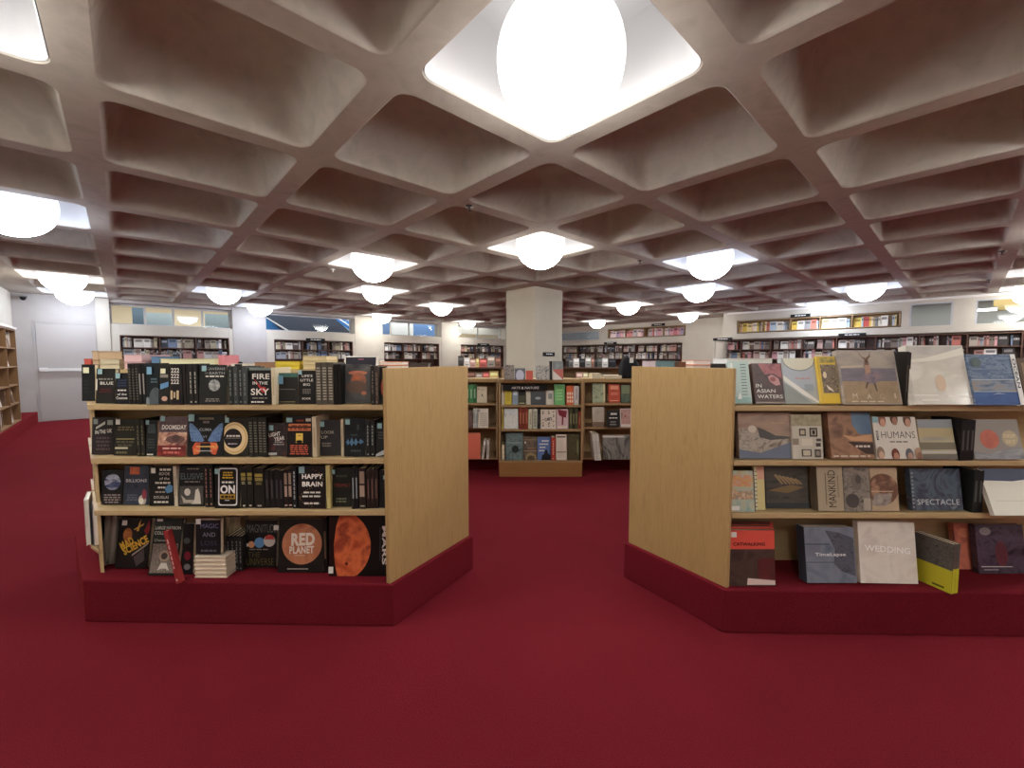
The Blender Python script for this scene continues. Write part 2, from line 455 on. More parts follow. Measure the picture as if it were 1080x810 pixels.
# ------------------------------------------------------------------ far wall (v = VA): door, piers, bays with bookcases and clerestory windows
def vpx(px, py=360): return on_v(px, py, VA)[0]
BAYS = [(vpx(117), vpx(246), vpx(126, 353), vpx(241.5, 356)), (vpx(281), vpx(374.5), vpx(289, 358), vpx(372, 360)), (vpx(403.5), vpx(465.5), vpx(405, 361), vpx(463, 362)), (vpx(483), vpx(533), vpx(486, 363), vpx(531, 363)), (vpx(545), vpx(575), vpx(547, 363), vpx(573, 363))]
Z_BC, Z_LEDGE, Z_WT = on_v(126, 353.3, VA)[1], 2.14, 2.63
m = MB(); D = .45
e = BAYS[0][0] - .22
m.box(UL - .3, VA, 0, e, VA + D, CEIL, GREYP)                  # wall with the door
prev = e
for k, (a, b, c, d) in enumerate(BAYS):
    if k: m.box(BAYS[k - 1][1], VA - .02, 0, a, VA + D, CEIL, GREYP if k < 2 else CREAM)
    m.box(a, VA + .02, Z_WT, b, VA + D, CEIL, GREYP)            # lintel
    m.box(a, VA + .36, 0, b, VA + D, Z_LEDGE, CREAM)            # wall behind the bookcase
m.box(e, VA - .05, 0, BAYS[0][0], VA + D, CEIL, CREAM)          # narrow pier beside the door
m.box(BAYS[-1][1], VA, 0, UM + .2, VA + D, CEIL, CREAM)
struct(grid_mesh(m, 'wall_far'))
m = MB(); m.box(UL - .3, VB - .3, 0, UL, VA, CEIL, CREAM); struct(grid_mesh(m, 'wall_left'))
m = MB(); m.box(UL, VB - .3, 0, UM + .2, VB, CEIL, CREAM); struct(grid_mesh(m, 'wall_back'))

GLASS = bpy.data.materials.new('window_glass'); GLASS.use_nodes = True
def _glass():
    nt = GLASS.node_tree; nt.nodes.clear(); o = nt.nodes.new('ShaderNodeOutputMaterial'); t = nt.nodes.new('ShaderNodeBsdfTransparent'); g = nt.nodes.new('ShaderNodeBsdfGlossy')
    f = nt.nodes.new('ShaderNodeFresnel'); f.inputs['IOR'].default_value = 1.35; mx = nt.nodes.new('ShaderNodeMixShader')
    t.inputs['Color'].default_value = (.93, .96, .97, 1); g.inputs['Roughness'].default_value = .03
    nt.links.new(f.outputs[0], mx.inputs[0]); nt.links.new(t.outputs[0], mx.inputs[1]); nt.links.new(g.outputs[0], mx.inputs[2]); nt.links.new(mx.outputs[0], o.inputs['Surface'])
_glass()
ALU = P((188, 190, 194), .4)
def window(n, rz, x, y, w, z0, z1, mull=()):
    r = empty('window_%d' % n, (x, y, 0), rz); r['kind'] = 'structure'
    m = MB(); t = .035
    m.box(0, 0, z0, w, .05, z0 + t, ALU); m.box(0, 0, z1 - t, w, .05, z1, ALU); m.box(0, 0, z0 + t, t, .05, z1 - t, ALU); m.box(w - t, 0, z0 + t, w, .05, z1 - t, ALU)
    for q in mull: m.box(w * q - .02, 0, z0 + t, w * q + .02, .05, z1 - t, ALU)
    struct(m.build('window_frame', r)); g = MB(); g.box(t, .02, z0 + t, w - t, .026, z1 - t, GLASS); struct(g.build('window_pane', r))
for k, (a, b, c, d) in enumerate(BAYS[:4]):
    x, y = g2w(a, VA + .30); window(k + 1, TH, x, y, b - a, Z_LEDGE, Z_WT, (.26, .49, .74) if k == 0 else (.5,) if k > 1 else ())

# place beyond those windows: a lit concourse
CONCOURSE = P((226, 214, 186), .7); SLATE = P((96, 118, 138), .5); PALEBLUE = P((160, 178, 190), .5); NAVY = P((62, 70, 88), .5); SKYB = P((70, 140, 214), .5); LINEW = P((225, 232, 240), .4)
m = MB(); m.box(UL - 4, VA + 4.6, 0, UM + 3, VA + 4.8, 4.2, CONCOURSE); m.box(UL - 4, VA + .5, 3.4, UM + 3, VA + 4.8, 3.5, CONCOURSE)
struct(grid_mesh(m, 'wall_beyond'))
def beyond(name, u0, u1, z0, z1, mat, v=2.6, pts=None):
    m = MB()
    if pts:
        q = len(pts); n = len(m.v)
        for dv in (0, .06): m.v += [(p[0], VA + v + dv, p[1]) for p in pts]
        m.f += [tuple(range(q)), tuple(range(2 * q - 1, q - 1, -1))] + [(i, (i + 1) % q, q + (i + 1) % q, q + i) for i in range(q)]
        m.m += [m.mi(mat)] * (q + 2)
    else: m.box(u0, VA + v, z0, u1, VA + v + .08, z1, mat)
    return struct(grid_mesh(m, name))
def bv(px, py, v=2.6): return on_v(px, py, VA + v)
a0 = bv(139, 325)[0]; a1 = bv(152.5, 325)[0]; beyond('panel_beyond', a0, a1, 1.6, bv(139, 324)[1], SLATE)
beyond('panel_beyond', bv(154, 330)[0], bv(181, 330)[0], 1.6, bv(165, 330)[1], PALEBLUE)
beyond('panel_beyond', bv(216, 330)[0], bv(245, 330)[0], 1.6, bv(230, 331.5)[1], P((140, 158, 168), .5))
# slanting escalator side seen in the second window
beyond('escalator_beyond', 0, 0, 0, 0, NAVY, 2.6, [bv(272, 325), bv(340, 325), bv(372, 352), bv(372, 356), bv(305, 356)])
beyond('escalator_beyond', 0, 0, 0, 0, LINEW, 2.55, [bv(280, 335.2), bv(282, 335.2), bv(306, 349.5), bv(303, 349.5)])
beyond('panel_beyond', bv(262, 330, 2.75)[0], bv(305, 330, 2.75)[0], 1.7, 3.0, SKYB, 2.75)
beyond('panel_beyond', bv(335, 330, 2.75)[0], bv(384, 330, 2.75)[0], 1.7, 3.0, SKYB, 2.75)
for k in range(3):
    beyond('panel_beyond', 0, 0, 0, 0, LINEW, 2.68, [bv(345 + 7 * k, 333, 2.68), bv(347 + 7 * k, 333, 2.68), bv(371 + 4 * k, 350 - 3 * k, 2.68), bv(369 + 4 * k, 350 - 3 * k, 2.68)])
beyond('panel_beyond', bv(404, 345)[0], bv(411, 345)[0], 1.7, 2.9, P((110, 140, 190), .5)); beyond('panel_beyond', bv(413, 345)[0], bv(431, 345)[0], 1.7, bv(420, 338)[1], LINEW)
beyond('panel_beyond', bv(433, 345)[0], bv(436, 345)[0], 1.7, 2.9, LINEW); beyond('panel_beyond', bv(436.5, 345)[0], bv(466, 345)[0], 1.7, 2.9, P((104, 142, 200), .5))
beyond('panel_beyond', bv(483, 345)[0], bv(534, 345)[0], bv(490, 352)[1], 2.9, P((228, 230, 228), .5))

# door with push bar
ud0, ud1 = on_v(41, 400, VA)[0], on_v(104, 400, VA)[0]; zd = on_v(60, 341.7, VA)[1]
x, y = g2w(ud0, VA); r = empty('door_1', (x, y, 0), TH); r['kind'] = 'structure'; w = ud1 - ud0
m = MB(); m.box(0, -.012, .01, w, 0, zd, P((180, 175, 172), .5)); struct(m.build('door_leaf', r, .004))
m = MB(); m.box(-.05, -.008, 0, -.006, .0, zd + .05, GREYP); m.box(w + .004, -.008, 0, w + .05, 0, zd + .05, GREYP); m.box(-.05, -.008, zd + .006, w + .05, 0, zd + .05, GREYP); struct(m.build('door_frame', r))
zp = on_v(60, 390, VA)[1]; m = MB()
m.box(.02, -.085, zp - .03, w - .05, -.055, zp + .03, P((222, 220, 218), .35)); m.box(.02, -.055, zp - .045, .14, -.012, zp + .045, P((222, 220, 218), .35)); m.box(w - .2, -.055, zp - .045, w - .05, -.012, zp + .045, P((222, 220, 218), .35)); struct(m.build('push_bar', r, .006))
m = MB(); m.box(-.03, -.02, .25, -.012, -.008, .5, STEEL); m.box(-.03, -.02, 1.7, -.012, -.008, 1.95, STEEL); struct(m.build('hinge', r))
# baseboard strip of carpet by the door corner
# small camera above the door corner
x, y = g2w(UL + .18, VA - .12); r = empty('security_camera', (x, y, on_v(24, 315, VA)[1]), TH)
tag(r, 'small dark dome camera up in the wall corner above the push-bar door', 'camera')
m = MB(); m.box(-.05, -.02, .02, .05, .12, .05, P((120, 118, 116))); m.build('bracket', r, .004); m = MB(); m.lathe([(.01, -.045), (.035, -.03), (.045, 0), (.045, .02)], BLACK, 20); m.build('dome', r)

# ------------------------------------------------------------------ right walls
def on_right(px, py): return on_u(px, py, UR)
def on_alc(px, py): return on_u(px, py, UM)
vs0, vs1 = on_right(779, 345)[0], on_right(947.5, 338)[0]      # upper shelf, left and right end (v falls to the right)
zs0, zs1 = on_right(779, 351)[1], on_right(779, 339)[1]
vw = [on_right(p, 335)[0] for p in (959, 1005, 1028, 1100)]
zw0, zw1 = 2.06, 2.60
m = MB(); T = .3
m.box(UR + .32, VB, 0, UR + .42, V_STEP + .4, 2.0, CREAM)      # wall behind the bookcases
m.box(UR, VB, Z_BC + .03, UR + T, V_STEP, zs0 - .02, CREAM)    # ledge band
m.box(UR, vw[0], zs0 - .02, UR + .06, vs1 - .05, CEIL, CREAM); m.box(UR, vs0 + .05, zs0 - .02, UR + .06, V_STEP, CEIL, CREAM)
m.box(UR, vs1 - .05, zs1 + .02, UR + .06, vs0 + .05, CEIL, CREAM); m.box(UR + .28, vs1 - .05, zs0 - .02, UR + .34, vs0 + .05, zs1 + .1, CREAM)
m.box(UR, vw[2], zs0 - .02, UR + .06, vw[1], CEIL, CREAM); m.box(UR, vw[1], zw1, UR + .06, vw[0], CEIL, CREAM); m.box(UR, vw[3] - 2.5, zw1, UR + .06, vw[2], CEIL, CREAM); m.box(UR, VB, 0, UR + .3, vw[3] - 2.5, CEIL, CREAM)
vcs = on_right(752, 370)[0]
m.box(UR, vcs, 0, UR + .35, V_STEP, Z_BC + .03, CREAM); m.box(UR, V_STEP, 0, UM + .2, V_STEP + .12, CEIL, CREAM)
struct(grid_mesh(m, 'wall_right'))
m = MB(); m.box(UR - .05, VB, CEIL - .05, UR + .02, V_STEP, CEIL - .002, WHITE); struct(grid_mesh(m, 'trim_1'))
for k, (p, q) in enumerate(((vw[0], vw[1]), (vw[2], vw[3] - 2.5))):
    x, y = g2w(UR + .005, p); window(5 + k, TH - PI / 2, x, y, p - q, zw0 - .01, zw1)
m = MB(); m.box(UR + 2.6, VB, 0, UR + 2.7, V_STEP - .5, 3.4, P((168, 168, 166), .6)); m.box(UR + .45, VB, 2.9, UR + 2.7, V_STEP - .5, 3.0, P((190, 188, 182), .6)); struct(grid_mesh(m, 'wall_right_beyond'))
p0, p1 = on_u(1048, 322, UR + 1.5), on_u(1084, 318, UR + 1.5)
m = MB(); m.box(UR + 1.5, p1[0] - 1.5, p0[1] - .12, UR + 1.62, p0[0], p0[1] + .16, P((206, 180, 120), .6)); struct(grid_mesh(m, 'beam_beyond'))
p0 = on_u(1037, 327, UR + .9); x, y = g2w(UR + .9, p0[0]); r = empty('tube_light', (x, y, p0[1]), TH - PI / 2)
tag(r, 'bright fluorescent tube fitting seen through the far right window pane', 'light')
m = MB(); m.lathe([(.02, -.20), (.024, -.19), (.024, .19), (.02, .20)], emit('tube_glow', (255, 250, 240), 9.0), 16); o = m.build('tube', r); o.rotation_euler = (0, PI / 2, 0)
m = MB(); m.box(-.22, -.04, .03, .22, .04, .06, WHITE); m.box(-.22, -.02, -.03, -.2, .02, .03, WHITE); m.box(.2, -.02, -.03, .22, .02, .03, WHITE); m.build('fitting', r)

# alcove wall (u = UM)
va0, va1 = on_alc(592, 362)[0], on_alc(719, 361)[0]
vu0, vu1 = on_alc(641.5, 352)[0], on_alc(722, 348)[0]; zu0, zu1 = on_alc(680, 355.3)[1], on_alc(680, 345.2)[1]
vg0, vg1 = on_alc(590, 355)[0], on_alc(632, 355)[0]; zg0, zg1 = on_alc(610, 358.7)[1], on_alc(610, 350)[1]
m = MB()
m.box(UM + .32, V_STEP, 0, UM + .42, VA, Z_BC + .05, CREAM); m.box(UM, V_STEP, Z_BC + .03, UM + .4, VA, min(zu0, zg0) - .02, CREAM)
zb = min(zu0, zg0) - .02
m.box(UM, V_STEP, zb, UM + .06, vu1 - .04, CEIL, CREAM); m.box(UM, vu0 + .04, zb, UM + .06, vg1, CEIL, CREAM); m.box(UM, vu1 - .04, zu1 + .02, UM + .06, vu0 + .04, CEIL, CREAM); m.box(UM + .28, vu1 - .04, zb, UM + .34, vu0 + .04, zu1 + .1, CREAM)
m.box(UM, vg1, zg1, UM + .06, vg0, CEIL, CREAM); m.box(UM, vg0, zb, UM + .06, VA, CEIL, CREAM); m.box(UM, vu1 - .04, zb, UM + .06, vu0 + .04, zu0 - .02, CREAM)
m.box(UM, V_STEP, 0, UM + .35, va1 - .02, Z_BC + .03, CREAM)
struct(grid_mesh(m, 'wall_alcove'))
x, y = g2w(UM + .005, vg0); window(7, TH - PI / 2, x, y, vg0 - vg1, zb, zg1)
m = MB(); m.box(UM + 1.6, V_STEP + 1, 0, UM + 1.7, VA + .4, 3.4, P((150, 152, 156), .6)); struct(grid_mesh(m, 'wall_alcove_beyond'))

# ------------------------------------------------------------------ ceiling sprinklers
for px, py in ((495, 219), (351, 285), (675, 276), (1057, 266), (1043, 296)):
    q = on_z(px, py, CEIL - .015); r = empty('sprinkler_head', (q.x, q.y, CEIL))
    tag(r, {495: 'small sprinkler head on the rib crossing above the pillar, left of the aisle light', 351: 'pale sprinkler head beside the larger warm globe light left of the pillar', 675: 'sprinkler head on a rib right of the aisle globe light', 1057: 'nearer of two sprinkler heads on the broad rib at the far right', 1043: 'farther of two sprinkler heads on the broad rib at the far right'}[px], 'sprinkler', 'ceiling sprinklers')
    c = WSTK if px == 351 else P((70, 62, 58), .4)
    m = MB(); m.lathe([(.012, -.02), (.012, -.012), (.035, -.008), (.035, 0)], c, 16); m.build('escutcheon', r); m = MB(); m.lathe([(.018, -.045), (.018, -.04), (.006, -.036), (.006, -.02)], c, 12); m.build('deflector', r)

# ------------------------------------------------------------------ wall bookcases
def wall_bookcase(name, x, y, rz, w, z0, z1, nz, posts, label, group, wmat=WALNUT, wx=WALNUT_X, depth=.3, plinth=None, surround=None):
    """local frame: x along the front, front at y=0, carcass towards +y"""
    r = empty(name, (x, y, 0), rz); tag(r, label, 'bookcase', group); t = .022
    m = MB(); m.box(0, depth - .012, z0, w, depth, z1, wmat); m.build('back_panel', r)
    for q in (0, w - t): m = MB(); m.box(q, 0, z0, q + t, depth - .012, z1, wmat); m.build('side_panel', r)
    for q in posts: m = MB(); m.box(q - t / 2, .004, z0 + t, q + t / 2, depth - .012, z1 - t, wmat); m.build('partition', r)
    for q in range(nz + 1):
        z = z0 + (z1 - z0 - t) * q / nz; m = MB()
        xs = [t] + [p for c in posts for p in (c - t / 2, c + t / 2)] + [w - t]
        if q in (0, nz): m.box(t, .002, z, w - t, depth - .012, z + t, wx)
        else:
            for k in range(0, len(xs), 2): m.box(xs[k], .008, z, xs[k + 1], depth - .012, z + t, wx)
        m.build('shelf' if 0 < q < nz else ('bottom_panel' if q == 0 else 'top_panel'), r)
    if plinth: m = MB(); m.box(0, .0, 0, w, depth, z0, plinth); m.build('plinth', r)
    if surround:
        l, rr, tt = surround; m = MB(); m.box(-l, -.01, 0, 0, .02, z1 + tt, CREAM); m.box(w, -.01, 0, w + rr, .02, z1 + tt, CREAM); m.box(0, -.01, z1, w, .35, z1 + tt, CREAM); m.build('surround', r, .003)
    return r
SHZ = 6
ZB0 = .20
STEPZ = (Z_BC - ZB0 - .022) / SHZ
BAY_LABEL = ['dark brown wall bookcase under the leftmost clerestory window, nearest the door', 'dark brown wall bookcase with a sign on top, second from the door', 'dark brown wall bookcase third from the door, above the left end panel', 'narrow dark wall bookcase immediately left of the square pillar', 'dark wall bookcase hidden behind the square pillar']
FARBAY = []
for k, (a, b, c, d) in enumerate(BAYS):
    x, y = g2w(c, VA); w = d - c
    posts = [w / 3, 2 * w / 3]
    wall_bookcase('wall_bookcase', x, y, TH, w, ZB0, Z_BC, SHZ, posts, BAY_LABEL[k], 'bookcases along the window wall', plinth=CARPET, surround=(c - a - .002, b - d - .002, Z_LEDGE - Z_BC))
    FARBAY.append((x, y, TH, w, posts))
# long run on the right wall
v0 = on_right(754, 360)[0]; seps = [on_right(p, q)[0] for p, q in ((781.7, 357), (812.8, 356), (846, 355), (882.5, 354.3), (924, 353), (970, 352), (1021, 350.5), (1079, 349))]
x, y = g2w(UR, v0); w = v0 - (seps[-1] - 1.6); posts = [v0 - s for s in seps]
wall_bookcase('wall_bookcase', x, y, TH - PI / 2, w, ZB0, Z_BC, SHZ, posts, 'long dark bookcase along the right wall behind the art-book island', 'bookcases along the right wall', plinth=CARPET)
RIGHTBC = (x, y, TH - PI / 2, w, posts)
seps = [on_right(p, 345)[0] for p in (804.5, 833, 864.5, 898)]
x, y = g2w(UR - .005, vs0 + .03); w = vs0 - vs1 + .06; posts = [vs0 + .03 - s for s in seps]
OAKD = wood('oak_dim', (146, 116, 80), (162, 132, 94), 'z')
wall_bookcase('wall_shelf', x, y, TH - PI / 2, w, zs0, zs1, 1, posts, 'single-row upper shelf of pale bright books high on the right wall', 'upper wall shelves', OAKD, OAKD, .26)
UPR = (x, y, TH - PI / 2, w, posts, zs0, zs1)
w = va0 - va1; x, y = g2w(UM, va0); posts = [w * q / 6 for q in range(1, 6)]
wall_bookcase('wall_bookcase', x, y, TH - PI / 2, w, ZB0, Z_BC, SHZ, posts, 'dark bookcase in the alcove just right of the square pillar', 'bookcases along the right wall', plinth=CARPET)
ALC = (x, y, TH - PI / 2, w, posts)
w = vu0 - vu1; x, y = g2w(UM - .005, vu0); posts = [w * q / 4 for q in range(1, 4)]
wall_bookcase('wall_shelf', x, y, TH - PI / 2, w, zu0, zu1, 1, posts, 'single-row upper shelf of pink books in the alcove right of the pillar', 'upper wall shelves', OAKD, OAKD, .26)
UPA = (x, y, TH - PI / 2, w, posts, zu0, zu1)
# left wall bookcase at the picture's left edge
ul = -1.40; x, y = g2w(ul, 7.2)
LB = wall_bookcase('wall_bookcase', x, y, TH + PI / 2, 4.45, .22, on_u(12, 347, ul)[1], 5, [.9, 1.8, 2.7, 3.6], 'brown bookcase on the left wall with pale top and half-empty cells', 'bookcases along the left wall', wood('brown_oak', (118, 88, 56), (134, 102, 68), 'z'), wood('brown_oak_shelf', (140, 108, 74), (156, 124, 88), 'x'), .23)
zt_ = on_u(12, 347, ul)[1]
m = MB(); m.box(-.03, -.02, zt_ + .001, 4.48, .23, zt_ + .045, WHITE); m.build('top_cap', LB, .012)
m = MB(); m.box(UL, 6.5, 0, ul + .03, VA, .218, CARPET); struct(grid_mesh(m, 'baseboard_left'))
LEFTBC = (x, y, TH + PI / 2, 4.45, [.9, 1.8, 2.7, 3.6])
def sign_on(px, py, wall, wpx, label):
    if wall == 'far': u, z = on_v(px, py, VA - .03); x, y = g2w(u, VA - .012); rz = TH; w = abs(on_v(px + wpx / 2, py, VA)[0] - on_v(px - wpx / 2, py, VA)[0])
    else:
        uu = UR if wall == 'right' else UM
        v, z = on_u(px, py, uu - .03); x, y = g2w(uu - .012, v); rz = TH - PI / 2; w = abs(on_u(px + wpx / 2, py, uu)[0] - on_u(px - wpx / 2, py, uu)[0])
    sign('shelf_sign', (x, y, z - .04), rz, w, .085, label)
sign_on(333, 358.5, 'far', 20, 'dark sign on top edge of the second wall bookcase from the door')
sign_on(510, 363.5, 'far', 12, 'dark sign on the narrow wall bookcase left of the pillar')
sign_on(762, 357.8, 'right', 20, 'dark sign at the left end of the long right-wall bookcase')
sign_on(898.5, 353.3, 'right', 29, 'dark sign on the long right-wall bookcase above the beach cover book')
sign_on(844, 333, 'right', 21, 'dark sign over the pink books on the right upper wall shelf')
sign_on(643.5, 362, 'alc', 13, 'dark sign on the alcove bookcase right of the pillar')
sign_on(694, 342.5, 'alc', 14, 'dark sign over the pink-book upper shelf in the alcove')
p = on_v(578, 372, cv); # pillar board sits on the face that turns right
d = ray(578.5, 374); du, dv = w2g(d.x, d.y); t = cv / dv
x, y = g2w(du * t, cv - .001); sign('pillar_sign', (x, y, EYE + d.z * t - .03), TH, .33, .075, 'small dark name board low on the right face of the square pillar')
# ------------------------------------------------------------------ the two front islands
ZB, Z1, Z2, Z3 = .22, 1.122, .854, .592        # carpeted base and the three shelf boards
def plan(mb, pts, z0, z1, mat): mb.prism(pts, z0, z1, mat)
SH = .026
def island(name, label, fl, fr, pf, pb, far_f, far_b, base_f, base_b, ledge_z=None):
    """one carpeted base, slanting end panel pf-pb at the aisle, the other end slanting far_f-far_b"""
    r = empty(name, (0, 0, 0)); tag(r, label, 'bookcase', 'front island bookcases')
    sd = 1 if pf[0] > far_f[0] else -1; yb = pb[1]; t = .024
    def add(n, m, bev=.0, par=None): return m.build(n, par or r, bev)
    d = Vector((pb[0] - pf[0], pb[1] - pf[1], 0)).normalized(); nrm = Vector((d.y, -d.x, 0)) * sd
    def out(q, k): return (q[0] + nrm.x * k, q[1] + nrm.y * k)
    order = (lambda L: L) if sd > 0 else (lambda L: L[::-1])
    def lerp(A, B, y): k = (y - A[1]) / (B[1] - A[1]); return A[0] + (B[0] - A[0]) * k
    def xin(y): return lerp(out(pf, -t), out(pb, -t), y) - .002 * sd
    def xout(y): return lerp(far_f, far_b, y)
    m = MB(); bf = out(pf, .02); bb = out((pb[0] + d.x * .02, pb[1] + d.y * .02), .02)
    plan(m, order([(base_f, fl), (bf[0], fr), bb, (base_b, bb[1])]), 0, ZB, CARPET); add('carpeted_base', m, .008)
    m = MB(); plan(m, order([out(pf, -t), pf, pb, out(pb, -t)]), ZB, 1.302, OAK); add('end_panel', m, .002)
    yin = (pf[1] + pb[1]) / 2 + .03; y0 = pf[1] + .012
    # far end board, narrower towards the top, standing just inside the shelf ends
    ins = .016 * sd; q = .02 * sd; m = MB(); ya, yc = y0 + .10, y0 + .15
    P0 = [(xout(ya) + ins, ya), (xout(ya) + ins + q, ya), (xout(yb - .03) + ins + q, yb - .03), (xout(yb - .03) + ins, yb - .03)]
    P1 = [(xout(yc) + ins, yc), (xout(yc) + ins + q, yc)] + P0[2:]
    pts = [(*p_, ZB) for p_ in P0] + [(*p_, Z1 - SH) for p_ in P1]
    m.v += pts; m.f += [(0, 3, 2, 1), (4, 5, 6, 7), (0, 1, 5, 4), (1, 2, 6, 5), (2, 3, 7, 6), (3, 0, 4, 7)]; m.m += [m.mi(OAK_X)] * 6; add('end_board', m)
    for z in (Z1, Z2, Z3):
        for (ka, kb) in ((y0, yin), (yin + .02, yb - .01)):
            m = MB(); plan(m, order([(xout(ka), ka), (xin(ka), ka), (xin(kb), kb), (xout(kb), kb)]), z - SH, z, OAK_X); add('shelf', m, .002)
    ka, kb = yin + .001, yin + .019
    m = MB(); plan(m, order([(xout(ka) + ins + q, ka), (xin(ka), ka), (xin(kb), kb), (xout(kb) + ins + q, kb)]), ZB, 1.262, OAK_X); add('divider', m)
    m = MB(); plan(m, order([(xout(kb), kb), (xin(kb), kb), (xin(yb - .005), yb - .005), (xout(yb - .005), yb - .005)]), 1.262, 1.286, OAK_X); add('top_ledge', m, .002)
    if ledge_z:
        m = MB(); plan(m, order([(xout(2.13) - .10, 2.20), (xout(2.13) + .012, 2.13), (xout(2.42) + .012, 2.42), (xout(2.42) - .10, 2.49)]), ledge_z - .016, ledge_z, OAK_X); add('side_ledge', m, .002)
    return yin
PFL, PBL = (-.613, 2.038), (-.275, 2.612)
yinL = island('island_bookcase', 'oak and red-carpet island bookcase of dark science books, end panel facing the aisle', 2.072, 2.034, PFL, PBL, (-2.085, 2.05), (-2.655, 2.60), -2.19, -2.80, .345)
PFR, PBR = (1.057, 2.000), (.717, 2.515)
yinR = island('island_bookcase', 'oak and red-carpet island bookcase of large art and travel books, right of the aisle', 1.94, 1.985, PFR, PBR, (3.25, 1.98), (3.5, 2.515), 3.30, 3.56)

W_ = (228, 226, 220); GR = (150, 148, 142); DK = (34, 33, 32)
def p(*c): return P(c)
K1, K2, K3, K4 = p(26, 25, 26), p(38, 37, 34), p(30, 34, 38), p(46, 40, 40)
TXT, DIM, TEAL = p(226, 222, 212), p(140, 136, 126), p(110, 140, 140)
def stk(u, v, m=MINT, w=.022, h=.026): return (u, v, w, h, m)

# ===== left island, top row
GROUP['g'] = 'dark books on the top shelf of the left island'
T1 = ', dark island top shelf'
face_book(86.5, 100, 384.5, 424, Z1, K3, 'dark book with a cream price sticker at the far left end' + T1, [('L', .1, .2, .6, .6, 4, p(58, 62, 60))], 3, sticker=stk(.2, .76, CSTK, .03, .03), dy=.03)
face_book(101, 120.5, 389, 426, Z1, K2, 'dark book with white capitals and a white bar down its edge' + T1, [('R', 0, .38, .06, .7, TXT), ('L', .1, .66, .95, .74, 1, DIM), ('T', 'BLUE', .58, .58, .7, .085, TXT), ('L', .15, .3, .9, .44, 3, p(90, 40, 44))], 5, sticker=stk(.12, .84))
face_book(121.5, 135.5, 393.5, 426.6, Z1, p(28, 30, 38), 'dark navy Cosmos book with white title lines' + T1, [('L', .1, .40, .9, .48, 1, TXT), ('T', 'of the', .5, .31, .7, .07, TXT), ('T', 'Cosmos', .5, .19, .84, .085, TXT), ('L', .1, .55, .9, .8, 3, p(50, 62, 90))], 5, sticker=stk(.05, .82))
spine_run(136.5, 146.5, 383.5, 426.6, Z1, 3, [K2, K4], 'dark spine with faint lettering beside the navy title-lines book' + T1, style='mottle', ink=(96, 92, 84))
spine_run(147, 154, 383.5, 426.6, Z1, 2, [p(32, 32, 34)], 'dark spine with a long pale stripe left of grey dome cover' + T1, style='plain', ink=(150, 146, 140))
face_book(154.5, 167.5, 384, 427, Z1, p(24, 34, 42), 'blue-black book with a grey dome rising from the foot' + T1, [('E', .75, .08, .55, .34, NZ('dome', [(96, 106, 112), (44, 50, 56)], 9)), ('L', .3, .52, .9, .66, 2, p(90, 110, 120)), ('E', .1, .06, .16, .12, p(120, 130, 130))], 4, sticker=stk(.08, .74, BSTK, .024, .036))
face_book(168, 178.3, 384, 427, Z1, p(44, 44, 40), 'dark book with cream sticker and small blue picture by dome cover' + T1, [('G', [(.1, .36), (.95, .44), (.95, .56), (.1, .50)], p(96, 140, 180)), ('E', .55, .14, .3, .06, p(200, 160, 140)), ('R', .1, .66, .9, .74, DIM)], 4, sticker=stk(.2, .76, CSTK, .024, .024))
face_book(179, 190, 384, 427, Z1, p(40, 32, 32), 'dark book with three stacked rows of white 222 digits' + T1, [('T', '222', .5, .84, .78, .11, TXT), ('T', '222', .5, .70, .78, .11, TXT), ('T', '222', .5, .56, .78, .11, TXT), ('R', .1, .12, .3, .34, p(200, 176, 140)), ('R', .4, .16, .56, .3, p(200, 176, 140)), ('R', .68, .12, .9, .34, p(200, 176, 140))], 4)
spine_run(190.5, 199.5, 384, 427, Z1, 3, [K1, K4], 'black spine right of the 222 digits cover' + T1, ink=(60, 50, 52), style='plain')
spine_run(200, 209, 385, 427, Z1, 2, [p(44, 44, 42)], 'dark spine with a pale title just left of the CAVERNS cover' + T1, ink=(170, 166, 156))
face_book(210, 239, 385, 427, Z1, p(44, 45, 45), 'CAVERNS EARTH book with a grey cratered globe' + T1, [('T', 'CAVERNS', .6, .90, .68, .065, p(150, 152, 150)), ('T', 'on', .26, .79, .12, .05, DIM), ('T', 'EARTH', .65, .79, .56, .065, p(150, 152, 150)), ('L', .22, .68, .94, .74, 1, TXT), ('D', .56, .48, .145, NZ('crater', [(90, 92, 92), (160, 162, 160), (210, 210, 206)], 60)), ('L', .2, .06, .8, .16, 2, DIM)], 4, sticker=stk(.12, .84))
spine_run(241.5, 261.5, 386.5, 427, Z1, 4, [p(58, 62, 62), p(70, 74, 74)], 'grey-green dark spine left of FIRE IN THE SKY' + T1, ink=(120, 124, 120))
face_book(262.5, 286.5, 388, 427, Z1, p(22, 20, 24), 'black FIRE IN THE SKY book with a red comet streak' + T1, [('R', 0, .93, 1, 1, p(120, 132, 124)), ('G', [(.2, .72), (.74, .34), (.6, .32), (.5, .40)], p(176, 48, 54)), ('E', .64, .40, .13, .08, p(186, 56, 60)), ('T', 'FIRE', .53, .76, .76, .15, TXT), ('T', 'IN THE', .5, .58, .66, .08, TXT), ('T', 'SKY', .5, .34, .8, .18, TXT), ('L', .1, .14, .9, .2, 1, DIM), ('L', .12, .03, .7, .1, 1, TXT)], 4, T=.03)
spine_run(287, 291, 388, 427, Z1, 1, [p(214, 202, 172)], 'cream spine immediately right of the FIRE IN THE SKY cover' + T1, ink=(190, 176, 140), style='plain')
face_book(292, 313.5, 393.5, 426.4, Z1, p(48, 48, 46), 'charcoal book with teal band and large blue sticker' + T1, [('R', 0, .86, 1, 1, p(70, 110, 100)), ('R', .1, .46, .9, .475, DIM), ('R', .1, .05, .9, .07, p(150, 140, 100))], 4, sticker=stk(.04, .64, BSTK, .03, .042))
